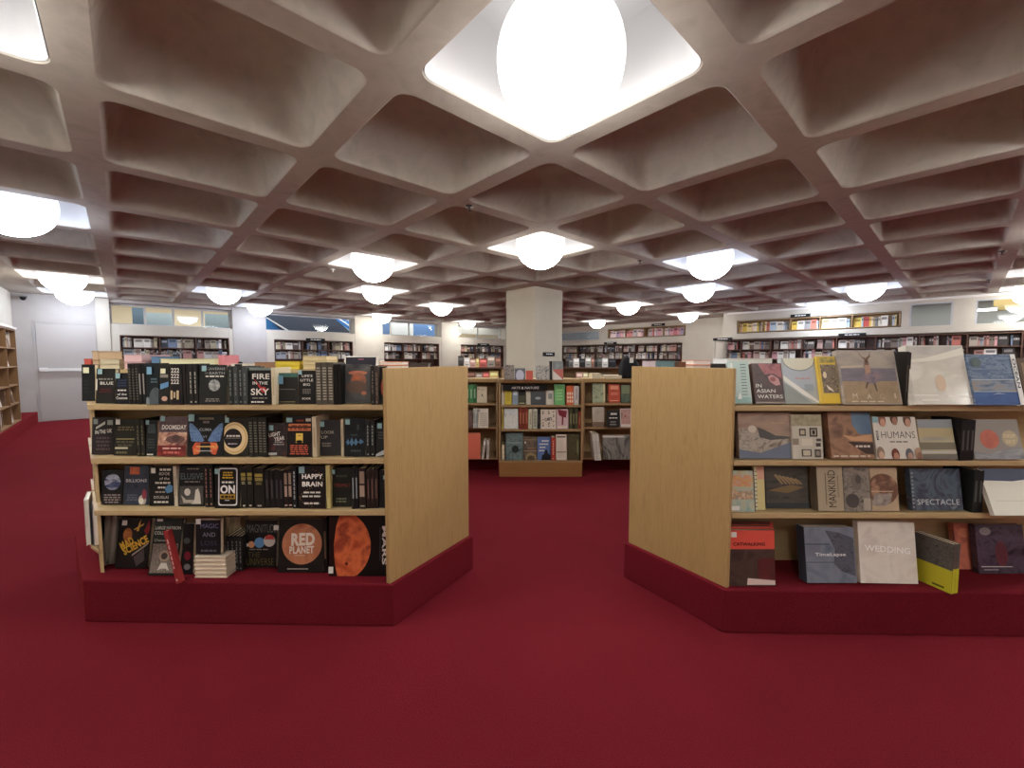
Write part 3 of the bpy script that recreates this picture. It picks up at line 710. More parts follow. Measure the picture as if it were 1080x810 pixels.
face_book(314.5, 332.5, 391, 426.6, Z1, p(36, 33, 33), "black LIFE'S LITTLE BIG BOOK left of the tall mottled spines" + T1, [('T', "LIFE'S", .52, .84, .62, .075, TXT), ('T', 'LITTLE', .5, .71, .74, .075, TXT), ('T', 'BIG', .5, .58, .4, .075, TXT), ('L', .25, .3, .75, .46, 3, DIM), ('T', 'BOOK', .5, .16, .5, .06, TXT)], 4, sticker=stk(.02, .88, MINT, .018, .02))
spine_run(333.5, 352, 382.5, 427, Z1, 3, [p(84, 78, 68)], 'tall grey-brown mottled spine' + T1, ink=(180, 172, 156), style='mottle')
spine_run(353, 360.3, 384.5, 427, Z1, 2, [p(14, 14, 15)], 'black filler spine in the dark gap left of the planet cover' + T1, ink=(30, 30, 30), style='plain')  # near-black spines put in for a shaded gap between books
face_book(362.5, 390.5, 384.5, 426, Z1, NZ('planet_haze', [(60, 60, 62), (92, 92, 92), (120, 118, 112)], 8, rough=.15), 'shrink-wrapped grey book with blurred orange planets' + T1, [('E', .52, .78, .36, .055, p(196, 124, 96)), ('D', .55, .58, .2, NZ('orange_ball', [(210, 118, 78), (170, 110, 86), (120, 92, 80)], 12, rough=.2)), ('E', .48, .42, .4, .17, NZ('orange_ball2', [(96, 84, 78), (130, 100, 84)], 10, rough=.2)), ('E', .76, .26, .1, .05, p(196, 130, 100)), ('R', .08, .04, .9, .09, p(70, 70, 72))], 5, T=.03)
spine_run(391.5, 399.5, 386, 427, Z1, 2, [p(50, 48, 48), p(78, 66, 60)], 'dark spine between the planet cover and the end panel' + T1, ink=(130, 120, 110))
face_book(400, 406.8, 387, 426.6, Z1, p(44, 52, 54), 'dark book with an orange-red disc touching the oak end panel' + T1, [('E', 1.0, .45, .75, .28, p(190, 84, 60))], 3)

# ===== left island, second row
GROUP['g'] = 'dark books on the second shelf of the left island'
T2 = ', dark island second shelf'
face_book(96.5, 119.5, 440.5, 480, Z2, p(58, 50, 52), 'purple-brown book with scattered white capitals, first at the left' + T2, [('R', .06, .82, .26, .96, p(130, 140, 138)), ('G', [(.18, .68), (.6, .82), (.6, .9), (.18, .74)], p(190, 190, 180)), ('R', .7, .8, .95, .93, p(150, 158, 150)), ('T', 'IN', .24, .6, .16, .1, TXT), ('T', 'THE', .5, .62, .28, .1, TXT), ('T', 'UK', .82, .64, .22, .1, TXT), ('L', .2, .1, .9, .5, 4, p(88, 74, 76))], 5)
face_book(120, 144, 442.5, 481, Z2, p(46, 44, 36), 'olive-black book printed like a newspaper, white sticker' + T2, [('L', .1, .68, .9, .82, 2, p(112, 102, 76)), ('R', .1, .44, .9, .47, p(150, 140, 100)), ('L', .1, .24, .9, .42, 2, p(88, 84, 64)), ('R', .06, .18, .62, .23, p(190, 184, 160)), ('L', .1, .03, .6, .14, 1, p(110, 106, 84))], 5, sticker=stk(.1, .86, WSTK))
spine_run(144.7, 153, 443, 481.5, Z2, 2, [p(52, 52, 42)], 'olive-black spine beside the newspaper-like cover' + T2, ink=(110, 106, 86))
face_book(154, 165, 443.5, 481.5, Z2, p(40, 44, 46), 'dark slate book with a pale grid and blue sticker' + T2, [('L', .1, .64, .9, .9, 5, p(96, 112, 116)), ('L', .1, .2, .9, .5, 4, p(64, 70, 72)), ('R', .1, .02, .7, .06, TXT)], 5, sticker=stk(.0, .88, MINT, .016, .022))
face_book(166, 196, 439.5, 482, Z2, NZ('doomsday_cloud', [(96, 60, 60), (190, 140, 118), (236, 208, 180)], 22, dist=1.5), 'peach and dark red DOOMSDAY book' + T2, [('R', 0, .60, 1, 1, NZ('doom_purple', [(66, 58, 68), (104, 84, 86), (70, 62, 74)], 30)), ('R', 0, 0, 1, .27, NZ('doom_red', [(70, 22, 24), (150, 50, 46)], 40)), ('E', .6, .42, .34, .1, p(110, 78, 74)), ('E', .62, .45, .14, .09, p(84, 62, 62)), ('T', 'DOOMSDAY', .54, .73, .86, .12, p(240, 236, 228), 0, .03), ('L', .1, .16, .9, .23, 1, p(226, 180, 170)), ('L', .15, .04, .85, .14, 1, p(200, 110, 100))], 8, T=.03, sticker=stk(.06, .88))
face_book(197.5, 235.5, 437.5, 482, Z2, p(34, 33, 35), 'black book with blue wings above orange curves' + T2, [('G', [(.03, .80), (.12, .78), (.3, .62), (.46, .38), (.4, .34), (.1, .36), (.04, .6)], NZ('wing', [(56, 76, 120), (110, 140, 180), (60, 84, 130)], 70)), ('G', [(.97, .80), (.88, .78), (.7, .62), (.56, .38), (.62, .34), (.9, .36), (.96, .6)], NZ('wing', [], 0)), ('G', [(.14, .22), (.22, .33), (.8, .33), (.86, .22), (.8, .04), (.7, .05), (.6, .14), (.4, .14), (.3, .05), (.18, .04)], NZ('glow_orange', [(226, 170, 90), (220, 96, 60), (170, 70, 52)], 25)), ('R', .36, .14, .64, .32, p(40, 38, 40)), ('R', .25, .22, .75, .245, p(230, 190, 110)), ('R', .3, .12, .7, .14, p(180, 190, 190)), ('R', .3, .88, .72, .93, p(120, 110, 90)), ('R', .42, .79, .6, .85, p(120, 104, 104)), ('T', 'CLIMA', .5, .64, .34, .065, p(150, 156, 160)), ('T', 'VI', .48, .47, .12, .06, p(130, 130, 140))], 6, sticker=stk(.02, .84, MINT, .03, .036))
face_book(236.5, 262, 441, 482, Z2, p(52, 48, 38), 'book with a big cream ring around a black disc' + T2, [('E', .42, .47, .56, .42, p(222, 192, 140)), ('E', .42, .47, .50, .375, p(196, 164, 116)), ('E', .42, .47, .47, .35, p(230, 204, 156)), ('E', .37, .47, .37, .255, p(40, 34, 36)), ('L', .06, .5, .7, .57, 1, TXT), ('R', .06, .47, .68, .485, DIM), ('L', .12, .3, .6, .36, 1, p(170, 166, 170))], 4, T=.03, sticker=stk(.06, .88, MINT, .02, .024))
spine_run(263, 282, 440.5, 482, Z2, 4, [p(48, 48, 42)], 'dark spine between ring cover and LIGHT YEAR' + T2, ink=(116, 112, 100), style='mottle')
face_book(283, 301.5, 446.5, 481.5, Z2, NZ('smoky_red', [(30, 26, 28), (44, 36, 38), (92, 40, 44)], 40), 'smoky dark red LIGHT YEAR book' + T2, [('T', 'LIGHT', .34, .66, .66, .12, TXT, .15), ('T', 'YEAR', .62, .53, .6, .12, TXT, .15), ('L', .3, .32, .9, .46, 2, p(150, 150, 150)), ('R', .0, .03, .5, .1, p(176, 178, 176))], 5, sticker=stk(.05, .78))
face_book(302.5, 329, 438.5, 482.5, Z2, p(34, 24, 24), 'black book with orange print and a yellow square in the middle' + T2, [('L', .36, .84, .66, .92, 1, p(150, 70, 50)), ('R', .74, .86, .95, .93, p(190, 180, 170)), ('R', .06, .74, .94, .80, p(206, 122, 80)), ('R', .04, .63, .94, .70, p(206, 122, 80)), ('L', .1, .64, .9, .79, 2, p(120, 60, 44)), ('R', .36, .34, .64, .57, p(232, 196, 92)), ('E', .5, .37, .13, .035, p(34, 24, 24)), ('R', .44, .5, .56, .515, p(90, 70, 40)), ('L', .12, .05, .88, .3, 5, p(196, 96, 70))], 5, T=.03, sticker=stk(-.02, .84, MINT, .03, .022))
spine_run(330, 334.5, 440, 482.5, Z2, 1, [p(206, 190, 160)], 'cream block of pages right of the yellow-square cover' + T2, ink=(180, 160, 130), style='plain')
face_book(335.5, 359.5, 443.5, 481, Z2, NZ('night_grad', [(30, 30, 34), (46, 44, 46)], 14), 'dark LOOK UP book with thin pale capitals' + T2, [('T', 'LOOK', .42, .66, .56, .085, p(196, 190, 176), 0, 0.0), ('T', 'UP', .27, .52, .28, .085, p(196, 190, 176), 0, 0.0), ('L', .14, .24, .6, .38, 2, DIM)], 5, sticker=stk(.08, .82))
spine_run(360, 362.8, 442.5, 481.5, Z2, 1, [p(204, 190, 162)], 'cream page edge between LOOK UP and the blue waveform cover' + T2, ink=(180, 160, 130), style='plain')
face_book(363.5, 385, 441.5, 482, Z2, p(32, 35, 40), 'blue-black book with a pale blue sound wave' + T2, [('G', [(.06, .37), (.16, .46), (.24, .36), (.34, .5), (.44, .36), (.54, .48), (.66, .36), (.78, .46), (.94, .38), (.78, .32), (.66, .38), (.54, .28), (.44, .36), (.34, .26), (.24, .36), (.16, .29)], p(84, 124, 156)), ('R', .3, .55, .62, .57, p(70, 84, 92)), ('L', .3, .1, .8, .2, 1, p(70, 78, 84)), ('R', .6, .7, .7, .84, p(56, 66, 74))], 5, T=.028, sticker=stk(.04, .84))
spine_run(386, 395.5, 444, 482, Z2, 2, [p(46, 48, 48)], 'dark spine with pale grey lettering right of the sound-wave cover' + T2, ink=(140, 144, 140))
face_book(396.5, 408.5, 445.5, 482, Z2, p(42, 44, 46), 'dark book with white curve at its foot by end panel' + T2, [('G', [(0, .06), (.5, .16), (1, .24), (1, .12), (.6, .04), (0, 0)], p(190, 196, 200)), ('L', .2, .5, .9, .74, 3, p(80, 82, 80))], 4, sticker=stk(.15, .82))

# ===== left island, third row
GROUP['g'] = 'dark books on the third shelf of the left island'
T3 = ', dark island third shelf'
face_book(107, 129.5, 496, 533, Z3, p(24, 24, 30), 'leftmost black book with a blue and white planet' + T3, [('D', .5, .66, .235, NZ('blue_planet', [(40, 50, 110), (190, 200, 220), (50, 60, 110), (120, 140, 180)], 9, (1, 1, 4))), ('L', .1, .04, .9, .32, 4, p(150, 138, 138))], 5)
face_book(130.5, 156.5, 491.5, 533, Z3, NZ('navy_sky', [(28, 34, 52), (52, 62, 82), (40, 46, 62)], 16), 'navy BILLIONS book with an orange square and an astronaut' + T3, [('R', .22, .78, .62, .97, NZ('orange_sq', [(220, 120, 70), (186, 96, 70)], 50)), ('T', 'BILLIONS', .5, .62, .84, .08, p(206, 208, 214)), ('L', .1, .1, .6, .28, 3, p(110, 116, 130)), ('E', .76, .12, .16, .13, p(196, 186, 176)), ('E', .84, .27, .1, .13, p(150, 70, 84)), ('E', .72, .1, .1, .08, p(232, 228, 216))], 5)
face_book(157.5, 183.5, 492.5, 534, Z3, p(30, 29, 31), 'black book full of white title lines with a blue polygon' + T3, [('L', .34, .88, .92, .98, 1, TXT), ('T', 'BOOK', .6, .82, .44, .075, TXT, 0, 0), ('T', 'of the', .6, .7, .4, .075, TXT, 0, 0), ('L', .22, .55, .86, .63, 1, TXT), ('L', .3, .43, .7, .51, 1, TXT), ('G', [(.62, .44), (.8, .56), (.96, .5), (.94, .36), (.72, .32)], p(96, 146, 190)), ('L', .2, .32, .7, .39, 1, p(170, 160, 150)), ('T', 'DOUGLAS', .5, .22, .6, .07, TXT, 0, 0), ('L', .2, .06, .8, .14, 1, TXT)], 5, sticker=stk(.08, .84, WSTK))
spine_run(184.3, 187.8, 491.5, 534, Z3, 1, [p(214, 204, 182)], 'cream page edge left of the ELUSIVE cover' + T3, ink=(190, 176, 150), style='plain')
face_book(188.5, 215.5, 491.5, 534.5, Z3, p(32, 34, 36), 'dark ELUSIVE book with a grey photograph below' + T3, [('L', .3, .9, .8, .95, 1, DIM), ('T', 'ELUSIVE', .5, .74, .88, .16, p(96, 108, 114)), ('L', .2, .58, .84, .63, 1, p(150, 140, 140)), ('R', .04, .04, .96, .5, NZ('grey_photo', [(40, 40, 40), (86, 84, 80), (60, 58, 56)], 12)), ('E', .34, .35, .12, .09, p(214, 210, 200)), ('G', [(.5, .06), (.62, .16), (.66, .4), (.76, .44), (.84, .3), (.88, .06)], p(206, 200, 188)), ('G', [(.1, .28), (.3, .16), (.6, .16), (.56, .08), (.2, .08)], p(176, 170, 158))], 5, T=.028)
spine_run(216.5, 225.5, 488.5, 535, Z3, 2, [p(46, 42, 40)], 'dark spine with reddish lettering between ELUSIVE and ON' + T3, ink=(150, 112, 104))
RW = p(222, 220, 222)
face_book(226.5, 253, 492, 536.5, Z3, p(28, 25, 24), 'black ON book framed by a rounded white outline' + T3, [('G', [(.14 + .76 * a, .06 + .9 * b) for a, b in ((.0, .06), (.03, .015), (.12, 0), (.88, 0), (.97, .015), (1, .06), (1, .94), (.97, .985), (.88, 1), (.12, 1), (.03, .985), (0, .94))], RW), ('G', [(.185 + .67 * a, .088 + .844 * b) for a, b in ((.0, .06), (.03, .015), (.12, 0), (.88, 0), (.97, .015), (1, .06), (1, .94), (.97, .985), (.88, 1), (.12, 1), (.03, .985), (0, .94))], p(30, 25, 22)), ('L', .3, .7, .74, .88, 3, p(214, 176, 60)), ('L', .24, .58, .8, .66, 1, TXT), ('T', 'ON', .52, .45, .58, .2, p(240, 238, 236), 0, .04), ('R', .22, .22, .82, .33, p(176, 140, 52)), ('L', .26, .22, .78, .33, 1, p(60, 48, 28)), ('R', .42, .18, .6, .2, RW)], 4, T=.03, sticker=stk(.02, .82))
spine_run(254.5, 267.5, 493, 536, Z3, 2, [p(44, 42, 36)], 'dark spine with olive yellow title blocks right of the ON cover' + T3, style='block', ink=(196, 188, 150))
spine_run(268.5, 279.5, 494, 536, Z3, 1, [p(42, 40, 36)], 'wide dark spine with dull yellow blocks in the middle' + T3, style='block', ink=(150, 136, 92))
spine_run(280, 299.5, 496, 536, Z3, 4, [p(38, 36, 38), p(30, 29, 30)], 'near-black spine with pale middle mark left of HAPPY BRAIN' + T3, ink=(70, 66, 70), style='plain')
spine_run(300, 308.5, 496, 536, Z3, 2, [p(52, 38, 38)], 'dark spine with a pink and white label left of HAPPY BRAIN' + T3, style='label', ink=(220, 190, 184))
spine_run(309, 313.5, 493, 536.5, Z3, 1, [p(40, 42, 46)], 'blue-black spine with white strokes immediately left of HAPPY BRAIN' + T3, ink=(170, 172, 176))
DOT = [('D', .5 + .42 * math.sin(i * 2.4), .05 + .9 * ((i * .618) % 1), .008, p(190, 150, 80)) for i in range(26)]
face_book(314.5, 343.5, 492, 537, Z3, p(36, 26, 28), 'black HAPPY BRAIN book speckled with gold dots' + T3, DOT + [('T', 'HAPPY', .55, .77, .76, .115, p(240, 236, 228), 0, .035), ('T', 'BRAIN', .55, .59, .74, .115, p(240, 236, 228), 0, .035), ('L', .2, .36, .9, .43, 1, TXT), ('L', .12, .27, .95, .34, 1, TXT), ('L', .22, .1, .86, .18, 1, TXT)], 4, T=.03, sticker=stk(.04, .84, MINT, .028, .032))
spine_run(344.5, 348.8, 491, 536.5, Z3, 1, [p(206, 192, 130)], 'pale yellow page edge right of HAPPY BRAIN' + T3, ink=(190, 170, 110), style='plain')
face_book(349.5, 370.5, 493.5, 535, Z3, p(38, 38, 32), 'dark olive book with dull red lettering' + T3, [('T', 'FERMAT', .55, .55, .8, .09, p(140, 64, 54), 0, 0), ('L', .2, .74, .8, .84, 1, p(70, 76, 66)), ('L', .2, .1, .8, .24, 2, p(110, 112, 90))], 5, sticker=stk(.02, .84, MINT, .016, .022))
spine_run(371.2, 378, 493, 537, Z3, 2, [p(34, 36, 38)], 'black spine with a white dot halfway up' + T3, ink=(150, 156, 160), style='plain')
spine_run(378.7, 386, 494, 537, Z3, 1, [p(54, 44, 38)], 'dark spine with two tan labels' + T3, style='label', ink=(170, 160, 140))
spine_run(386.7, 399, 495, 536.5, Z3, 3, [p(62, 46, 42)], 'brown-red spine right of the tan-labelled one' + T3, ink=(110, 84, 76), style='plain')
face_book(400, 408.5, 496, 536, Z3, p(30, 32, 34), 'black book tucked against the end panel' + T3, [('L', .1, .5, .8, .8, 3, p(58, 60, 60))], 4, sticker=stk(.5, .76, MINT, .014, .02))

# ===== left island, books standing on the carpeted base
GROUP['g'] = 'books standing on the carpeted base of the left island'
T4 = ', dark island base'
for k, (xb, yb) in enumerate(((107, 598), (115, 596.5))):
    o = spine_run(xb, xb + 4.5, yb - 54, yb, ZB, 1, [p(150, 142, 132)], ('outer' if k == 0 else 'inner') + ' of two leaning grey spines left of MAD SCIENCE' + T4, ink=(166, 158, 148), style='plain', depth=.09)[0]
    o.rotation_euler = (math.radians(8), 0, PI / 2); o.location.z += .006
face_book(121, 155.5, 547.5, 600.5, ZB, p(36, 28, 27), 'black MAD SCIENCE book with slanting yellow capitals and a flame' + T4, [('E', .3, .66, .14, .14, NZ('flame', [(210, 130, 60), (120, 56, 34)], 30)), ('G', [(.56, .74), (.63, .74), (.68, .98), (.62, .9)], p(214, 170, 80)), ('G', [(.48, .78), (.78, .9), (.76, .86), (.5, .76)], p(220, 180, 90)), ('G', [(.8, .74), (.94, .98), (.98, .78), (.9, .66)], p(140, 34, 44)), ('T', 'MAD', .3, .5, .42, .16, p(228, 184, 66), .52, .04), ('T', 'SCIENCE', .58, .46, .82, .16, p(228, 184, 66), .52, .04), ('G', [(.5, .28), (.98, .52), (.97, .48), (.5, .24)], p(170, 160, 150)), ('G', [(.55, .22), (.85, .4), (.9, .16), (.66, .04)], p(84, 74, 78))], 10, T=.03, sticker=stk(.12, .86, WSTK, .026, .026))
face_book(156, 186, 549, 606, ZB, p(40, 44, 42), 'LARGE HADRON COLLIDER manual with a machine diagram' + T4, [('R', 0, .62, .62, .95, p(52, 62, 60)), ('T', 'LARGE HADRON', .5, .84, .9, .06, p(196, 200, 190)), ('T', 'COLLIDER', .34, .75, .6, .06, p(196, 200, 190)), ('T', 'Owners', .32, .62, .5, .05, p(186, 190, 180), 0, 0), ('R', .05, .04, .95, .56, NZ('machine', [(60, 50, 46), (150, 140, 128), (84, 70, 64), (190, 184, 172)], 55, dist=2.5)), ('D', .5, .34, .1, p(170, 150, 130)), ('D', .5, .34, .06, p(70, 58, 54)), ('G', [(.3, .08), (.42, .22), (.6, .22), (.74, .08), (.6, .12), (.44, .12)], p(210, 206, 196))], 13, T=.025, dy=-.02, sticker=stk(.1, .96, WSTK, .03, .012))
o = spine_run(185.5, 190, 560, 611, ZB, 1, [p(160, 54, 54)], 'thin red spine leaning in front of the HADRON COLLIDER manual' + T4, ink=(220, 190, 180), depth=.03, dy=-.045)[0]
o.rotation_euler = (math.radians(-11), 0, PI / 2); o.location.z += .004
face_book(191.5, 203, 553, 606, ZB, p(30, 28, 32), 'black book with crimson and white specks beside the white-paged stack' + T4, [('E', .5, .36, .3, .09, p(130, 34, 50)), ('E', .4, .66, .3, .06, p(90, 96, 96)), ('E', .5, .14, .3, .06, p(120, 120, 120))], 6)
flat_book(205, 239, 587.5, 609.5, on_z(222, 609.5, ZB).y, p(226, 214, 196), 'cream-paged paperback lying in the stack under MAGIC AND LOSS' + T4, depth=.13, n=5, z=ZB, pages=p(226, 212, 186), group='stack of cream-paged books on the left island base')
zs = on_y(222, 587, on_z(222, 609.5, ZB).y).z
yst = on_z(222, 609.5, ZB).y
o = face_book(205.5, 231.5, 548, 586, zs + .003, p(34, 32, 40), 'black MAGIC AND LOSS book standing on the cream-paged stack', [('R', .0, .97, 1, 1, p(190, 180, 160)), ('T', 'MAGIC', .56, .8, .74, .13, p(126, 128, 170), 0, 0), ('T', 'AND', .54, .56, .52, .12, p(150, 152, 170), 0, 0), ('T', 'LOSS', .54, .32, .66, .13, p(70, 70, 96), 0, 0), ('L', .2, .06, .85, .16, 1, p(110, 108, 120))], 3, T=.03, sticker=stk(.04, .86, WSTK, .024, .028), pages=p(230, 218, 190))
o.location.y = yst + .012
spine_run(240.5, 255.5, 546, 598, ZB, 4, [p(206, 190, 156), p(196, 178, 144)], 'tall cream spine behind the short black spines' + T4, ink=(180, 160, 120), style='plain', dy=.07, depth=.07)
spine_run(239.5, 256.5, 566, 602, ZB, 4, [p(44, 44, 46)], 'short black spine left of the MAGNITUDE cover' + T4, ink=(130, 128, 128), depth=.12)
face_book(258, 291, 549.5, 599.5, ZB, p(32, 32, 31), 'black MAGNITUDE book with a row of coloured balls' + T4, [('T', 'MAGNITUDE', .52, .83, .94, .17, p(120, 124, 124), 0, -.01), ('D', .06, .48, .035, W_ and p(220, 220, 214)), ('D', .2, .49, .07, p(206, 150, 110)), ('D', .46, .53, .11, p(96, 150, 200)), ('D', .78, .57, .125, p(200, 196, 190)), ('G', [(.62, .6), (.66, .67), (.72, .69), (.84, .69), (.9, .67), (.94, .6)], p(190, 70, 66)), ('L', .1, .37, .8, .41, 1, DIM), ('T', 'THE', .3, .28, .4, .11, p(100, 92, 60), 0, -.01), ('T', 'UNIVERSE', .5, .13, .88, .14, p(110, 100, 60), 0, -.01)], 6, T=.03, sticker=stk(.92, .8, WSTK, .026, .026))
face_book(292.5, 340.5, 548.5, 604.5, ZB, p(42, 38, 34), 'RED PLANET book with a tan planet behind big white capitals' + T4, [('R', 0, 0, 1, .12, p(34, 28, 28)), ('D', .52, .53, .385, NZ('red_planet', [(160, 88, 62), (206, 138, 100), (132, 70, 56)], 6)), ('T', 'RED', .54, .62, .52, .24, p(246, 236, 222), .03, .05), ('T', 'PLANET', .52, .42, .54, .14, p(246, 236, 222), .03, .04), ('R', .36, .31, .6, .325, p(230, 200, 180)), ('R', .22, .055, .68, .075, p(176, 168, 160))], 8, T=.03)
spine_run(341.3, 346, 546, 604, ZB, 1, [p(30, 28, 26)], 'black spine with a brown label between RED PLANET and MARS' + T4, ink=(110, 90, 70), style='plain')
MARS = NZ('mars', [(104, 42, 28), (190, 84, 48), (222, 116, 70), (150, 62, 40), (214, 104, 62)], 9, dist=.25, detail=5, lo=.28, hi=.72)
face_book(347, 408.5, 543.5, 608, ZB, p(20, 17, 18), 'large black MARS book with a huge orange planet, beside the end panel' + T4, [('G', [(max(0, .16 + .555 * math.sin(t)), min(1, max(0, .49 - .58 * math.cos(t)))) for t in [PI * (-.12 + 1.24 * i / 40) for i in range(41)]], MARS), ('G', [(0, 0), (.14, 0), (.1, .2), (.08, .5), (.12, .8), (.18, 1), (0, 1)], p(44, 20, 18)), ('E', .3, .2, .03, .03, p(110, 40, 30)), ('T', 'MARS', .95, .5, .66, .075, p(226, 220, 214), -PI / 2, .03), ('R', .87, .25, .885, .8, p(70, 66, 66))], 4, T=.02, sticker=stk(.0, .05, WSTK, .024, .034))
# books on the side ledge at the far left
for k, (zt, c) in enumerate(((.80, (92, 118, 140)), (.56, (206, 200, 190)))):
    pass
for w_, h_, t_, cc, px_, lb in ((.2, .235, .03, (92, 112, 134), 97.5, 'blue book turned outward on the side ledge at the left end of the dark island'), (.19, .25, .018, (222, 214, 200), 89.5, 'white-edged book outermost on the side ledge of the dark island')):
    o = make_book(w_, h_, t_, P(cc), [('L', .1, .6, .9, .9, 2, TXT)], pages=p(236, 230, 218)); q = on_y(px_, 570, 2.17)
    o.location = (q.x - .075, q.y + .09, .347); o.rotation_euler = (0, 0, -PI / 2 + .72); tag(o, lb, 'book', 'books on the side ledge of the dark island')
# ===== right island (display books lean back)
GROUP['g'] = 'large books on the top shelf of the right island'
R1 = ', right island top shelf'
SKYN = NZ('hazy_sky', [(150, 148, 146), (176, 172, 164), (128, 126, 130)], 7, (1, 1, 3))
face_book(774, 793.5, 381, 427.3, Z1, p(186, 206, 200), 'pale mint book with a ladder of dark dashes' + R1, [('R', 0, 0, .12, .95, p(230, 232, 226))] + [('R', .5, .2 + .07 * k, .8, .215 + .07 * k, p(60, 84, 84)) for k in range(11)] + [('R', .05, .02, .9, .14, p(150, 186, 182)), ('G', [(.2, .1), (.36, .26), (.44, .1)], p(240, 244, 240))], 14, T=.03)
face_book(797, 828.5, 383.5, 427.4, Z1, NZ('maroon_dark', [(58, 44, 44), (84, 62, 60), (66, 54, 50)], 20), 'dark maroon IN ASIAN WATERS book with a pink splash' + R1, [('G', [(.2, .99), (.98, .99), (.98, .6), (.7, .74), (.4, .72)], NZ('pink_splash', [(120, 70, 74), (176, 108, 112), (110, 74, 72)], 26)), ('G', [(.5, .66), (.64, .72), (.86, .62), (.9, .46), (.74, .44), (.56, .54)], p(196, 146, 144)), ('E', .66, .6, .1, .06, p(150, 92, 92)), ('T', 'IN', .16, .44, .2, .09, TXT, 0, .01), ('T', 'ASIAN', .38, .31, .64, .09, TXT, 0, .01), ('T', 'WATERS', .5, .17, .84, .09, TXT, 0, .01), ('R', 0, 0, 1, .04, p(150, 140, 130))], 14, T=.03, pages=p(236, 230, 214))
face_book(829.2, 866, 378, 427.5, Z1, p(178, 184, 184), 'pale blue-grey book with a cream half-disc at the top' + R1, [('R', .02, .35, .98, .8, p(180, 188, 196)), ('G', [(.02, 1), (.98, 1)] + [(.5 + .47 * math.cos(t), .98 - .27 * math.sin(t)) for t in [PI * i / 24 for i in range(25)]], p(120, 132, 136)), ('G', [(.04, 1), (.96, 1)] + [(.5 + .45 * math.cos(t), .98 - .25 * math.sin(t)) for t in [PI * i / 24 for i in range(25)]], p(218, 216, 196)), ('G', [(0, .62), (.0, .5), (.5, .2), (.9, .02), (1, .02)], p(232, 232, 222)), ('G', [(0, .46), (.4, .22), (.75, .02), (0, .02)], p(146, 152, 146)), ('L', .3, .52, .8, .58, 1, p(200, 160, 156)), ('R', .58, .28, .84, .42, p(156, 168, 176))], 14, T=.03, pages=p(236, 230, 214))
YEL = p(216, 184, 78)
face_book(868, 887, 376, 428, Z1, YEL, 'yellow book with a dark collage of faces' + R1, [('R', .12, .22, .98, .82, NZ('collage', [(72, 62, 54), (150, 130, 104), (60, 54, 48), (190, 170, 140)], 60, dist=2)), ('R', .1, .86, .95, .98, NZ('yel_green', [(206, 176, 80), (120, 120, 70)], 60)), ('R', .05, .01, .98, .18, p(222, 188, 60)), ('E', .3, .6, .1, .07, p(226, 210, 180)), ('G', [(.3, .4), (.6, .3), (.7, .24), (.4, .3)], p(236, 224, 206))], 14, T=.04)
face_book(890, 952, 369.5, 428.3, Z1, NZ('overcast', [(150, 142, 134), (172, 160, 146), (132, 126, 126)], 5, (1, 1, 2.5)), 'wide square art book showing a dancing figure on a grey beach' + R1, [('R', .03, .40, .97, .66, NZ('mauve_sea', [(112, 106, 116), (132, 122, 128)], 12, (1, 1, 5))), ('R', .03, .02, .97, .42, NZ('sand', [(146, 124, 96), (168, 144, 112)], 24)), ('G', [(.03, .66), (.4, .69), (.42, .71), (.03, .7)], p(196, 182, 160)), ('G', [(.36, .98), (.39, .9), (.46, .82), (.44, .7), (.49, .6), (.53, .7), (.52, .82), (.57, .88), (.57, .98), (.55, .9), (.48, .85), (.42, .88)], p(120, 92, 74)), ('G', [(.37, .45), (.42, .56), (.5, .6), (.58, .6), (.68, .62), (.71, .52), (.66, .42), (.55, .37), (.43, .38)], NZ('skirt', [(100, 92, 106), (134, 118, 128), (160, 128, 118)], 40)), ('G', [(.45, .72), (.53, .72), (.54, .58), (.44, .56)], p(176, 140, 120)), ('E', .49, .79, .025, .035, p(90, 66, 54)), ('G', [(.55, .38), (.59, .38), (.6, .22), (.575, .26)], p(100, 82, 70)), ('G', [(.44, .4), (.47, .4), (.42, .28), (.40, .3)], p(100, 82, 70)), ('T', 'M', .2, .15, .08, .09, p(210, 196, 172), 0, 0), ('T', 'A', .44, .14, .08, .09, p(214, 200, 176), 0, 0), ('T', 'G', .66, .14, .08, .09, p(186, 166, 136), 0, 0), ('T', 'I', .88, .15, .03, .09, p(196, 178, 150), 0, 0), ('L', .1, .03, .7, .07, 1, p(206, 190, 160))], 14, T=.03)
spine_run(953.8, 958.6, 371, 428, Z1, 2, [p(52, 46, 42), p(34, 32, 34)], 'tall dark spine between the beach cover and the wrapped cream cover' + R1, ink=(92, 84, 74), style='plain')
face_book(965.5, 1027, 364.5, 429, Z1, NZ('film_cream', [(222, 218, 204), (208, 204, 192), (232, 228, 216)], 5, (1, 1, 2), rough=.12), 'tall cream art book wrapped in shiny clear film' + R1, [('R', .02, .84, .98, .98, NZ('film_grey', [(186, 182, 176), (206, 202, 194)], 14, rough=.12)), ('G', [(.02, .76), (.3, .78), (.98, .96), (.98, .84), (.5, .74), (.02, .70)], p(226, 222, 208)), ('E', .5, .36, .09, .14, p(212, 190, 164)), ('R', 0, .145, .42, .16, p(240, 238, 228)), ('R', .58, .13, 1, .145, p(240, 238, 228)), ('R', .12, .065, .42, .08, p(240, 238, 228))], 14, T=.04)
SEA = NZ('sea_blue', [(62, 84, 118), (120, 136, 154), (70, 92, 126), (160, 170, 178)], 9, (1, 1, 4), dist=1.4)
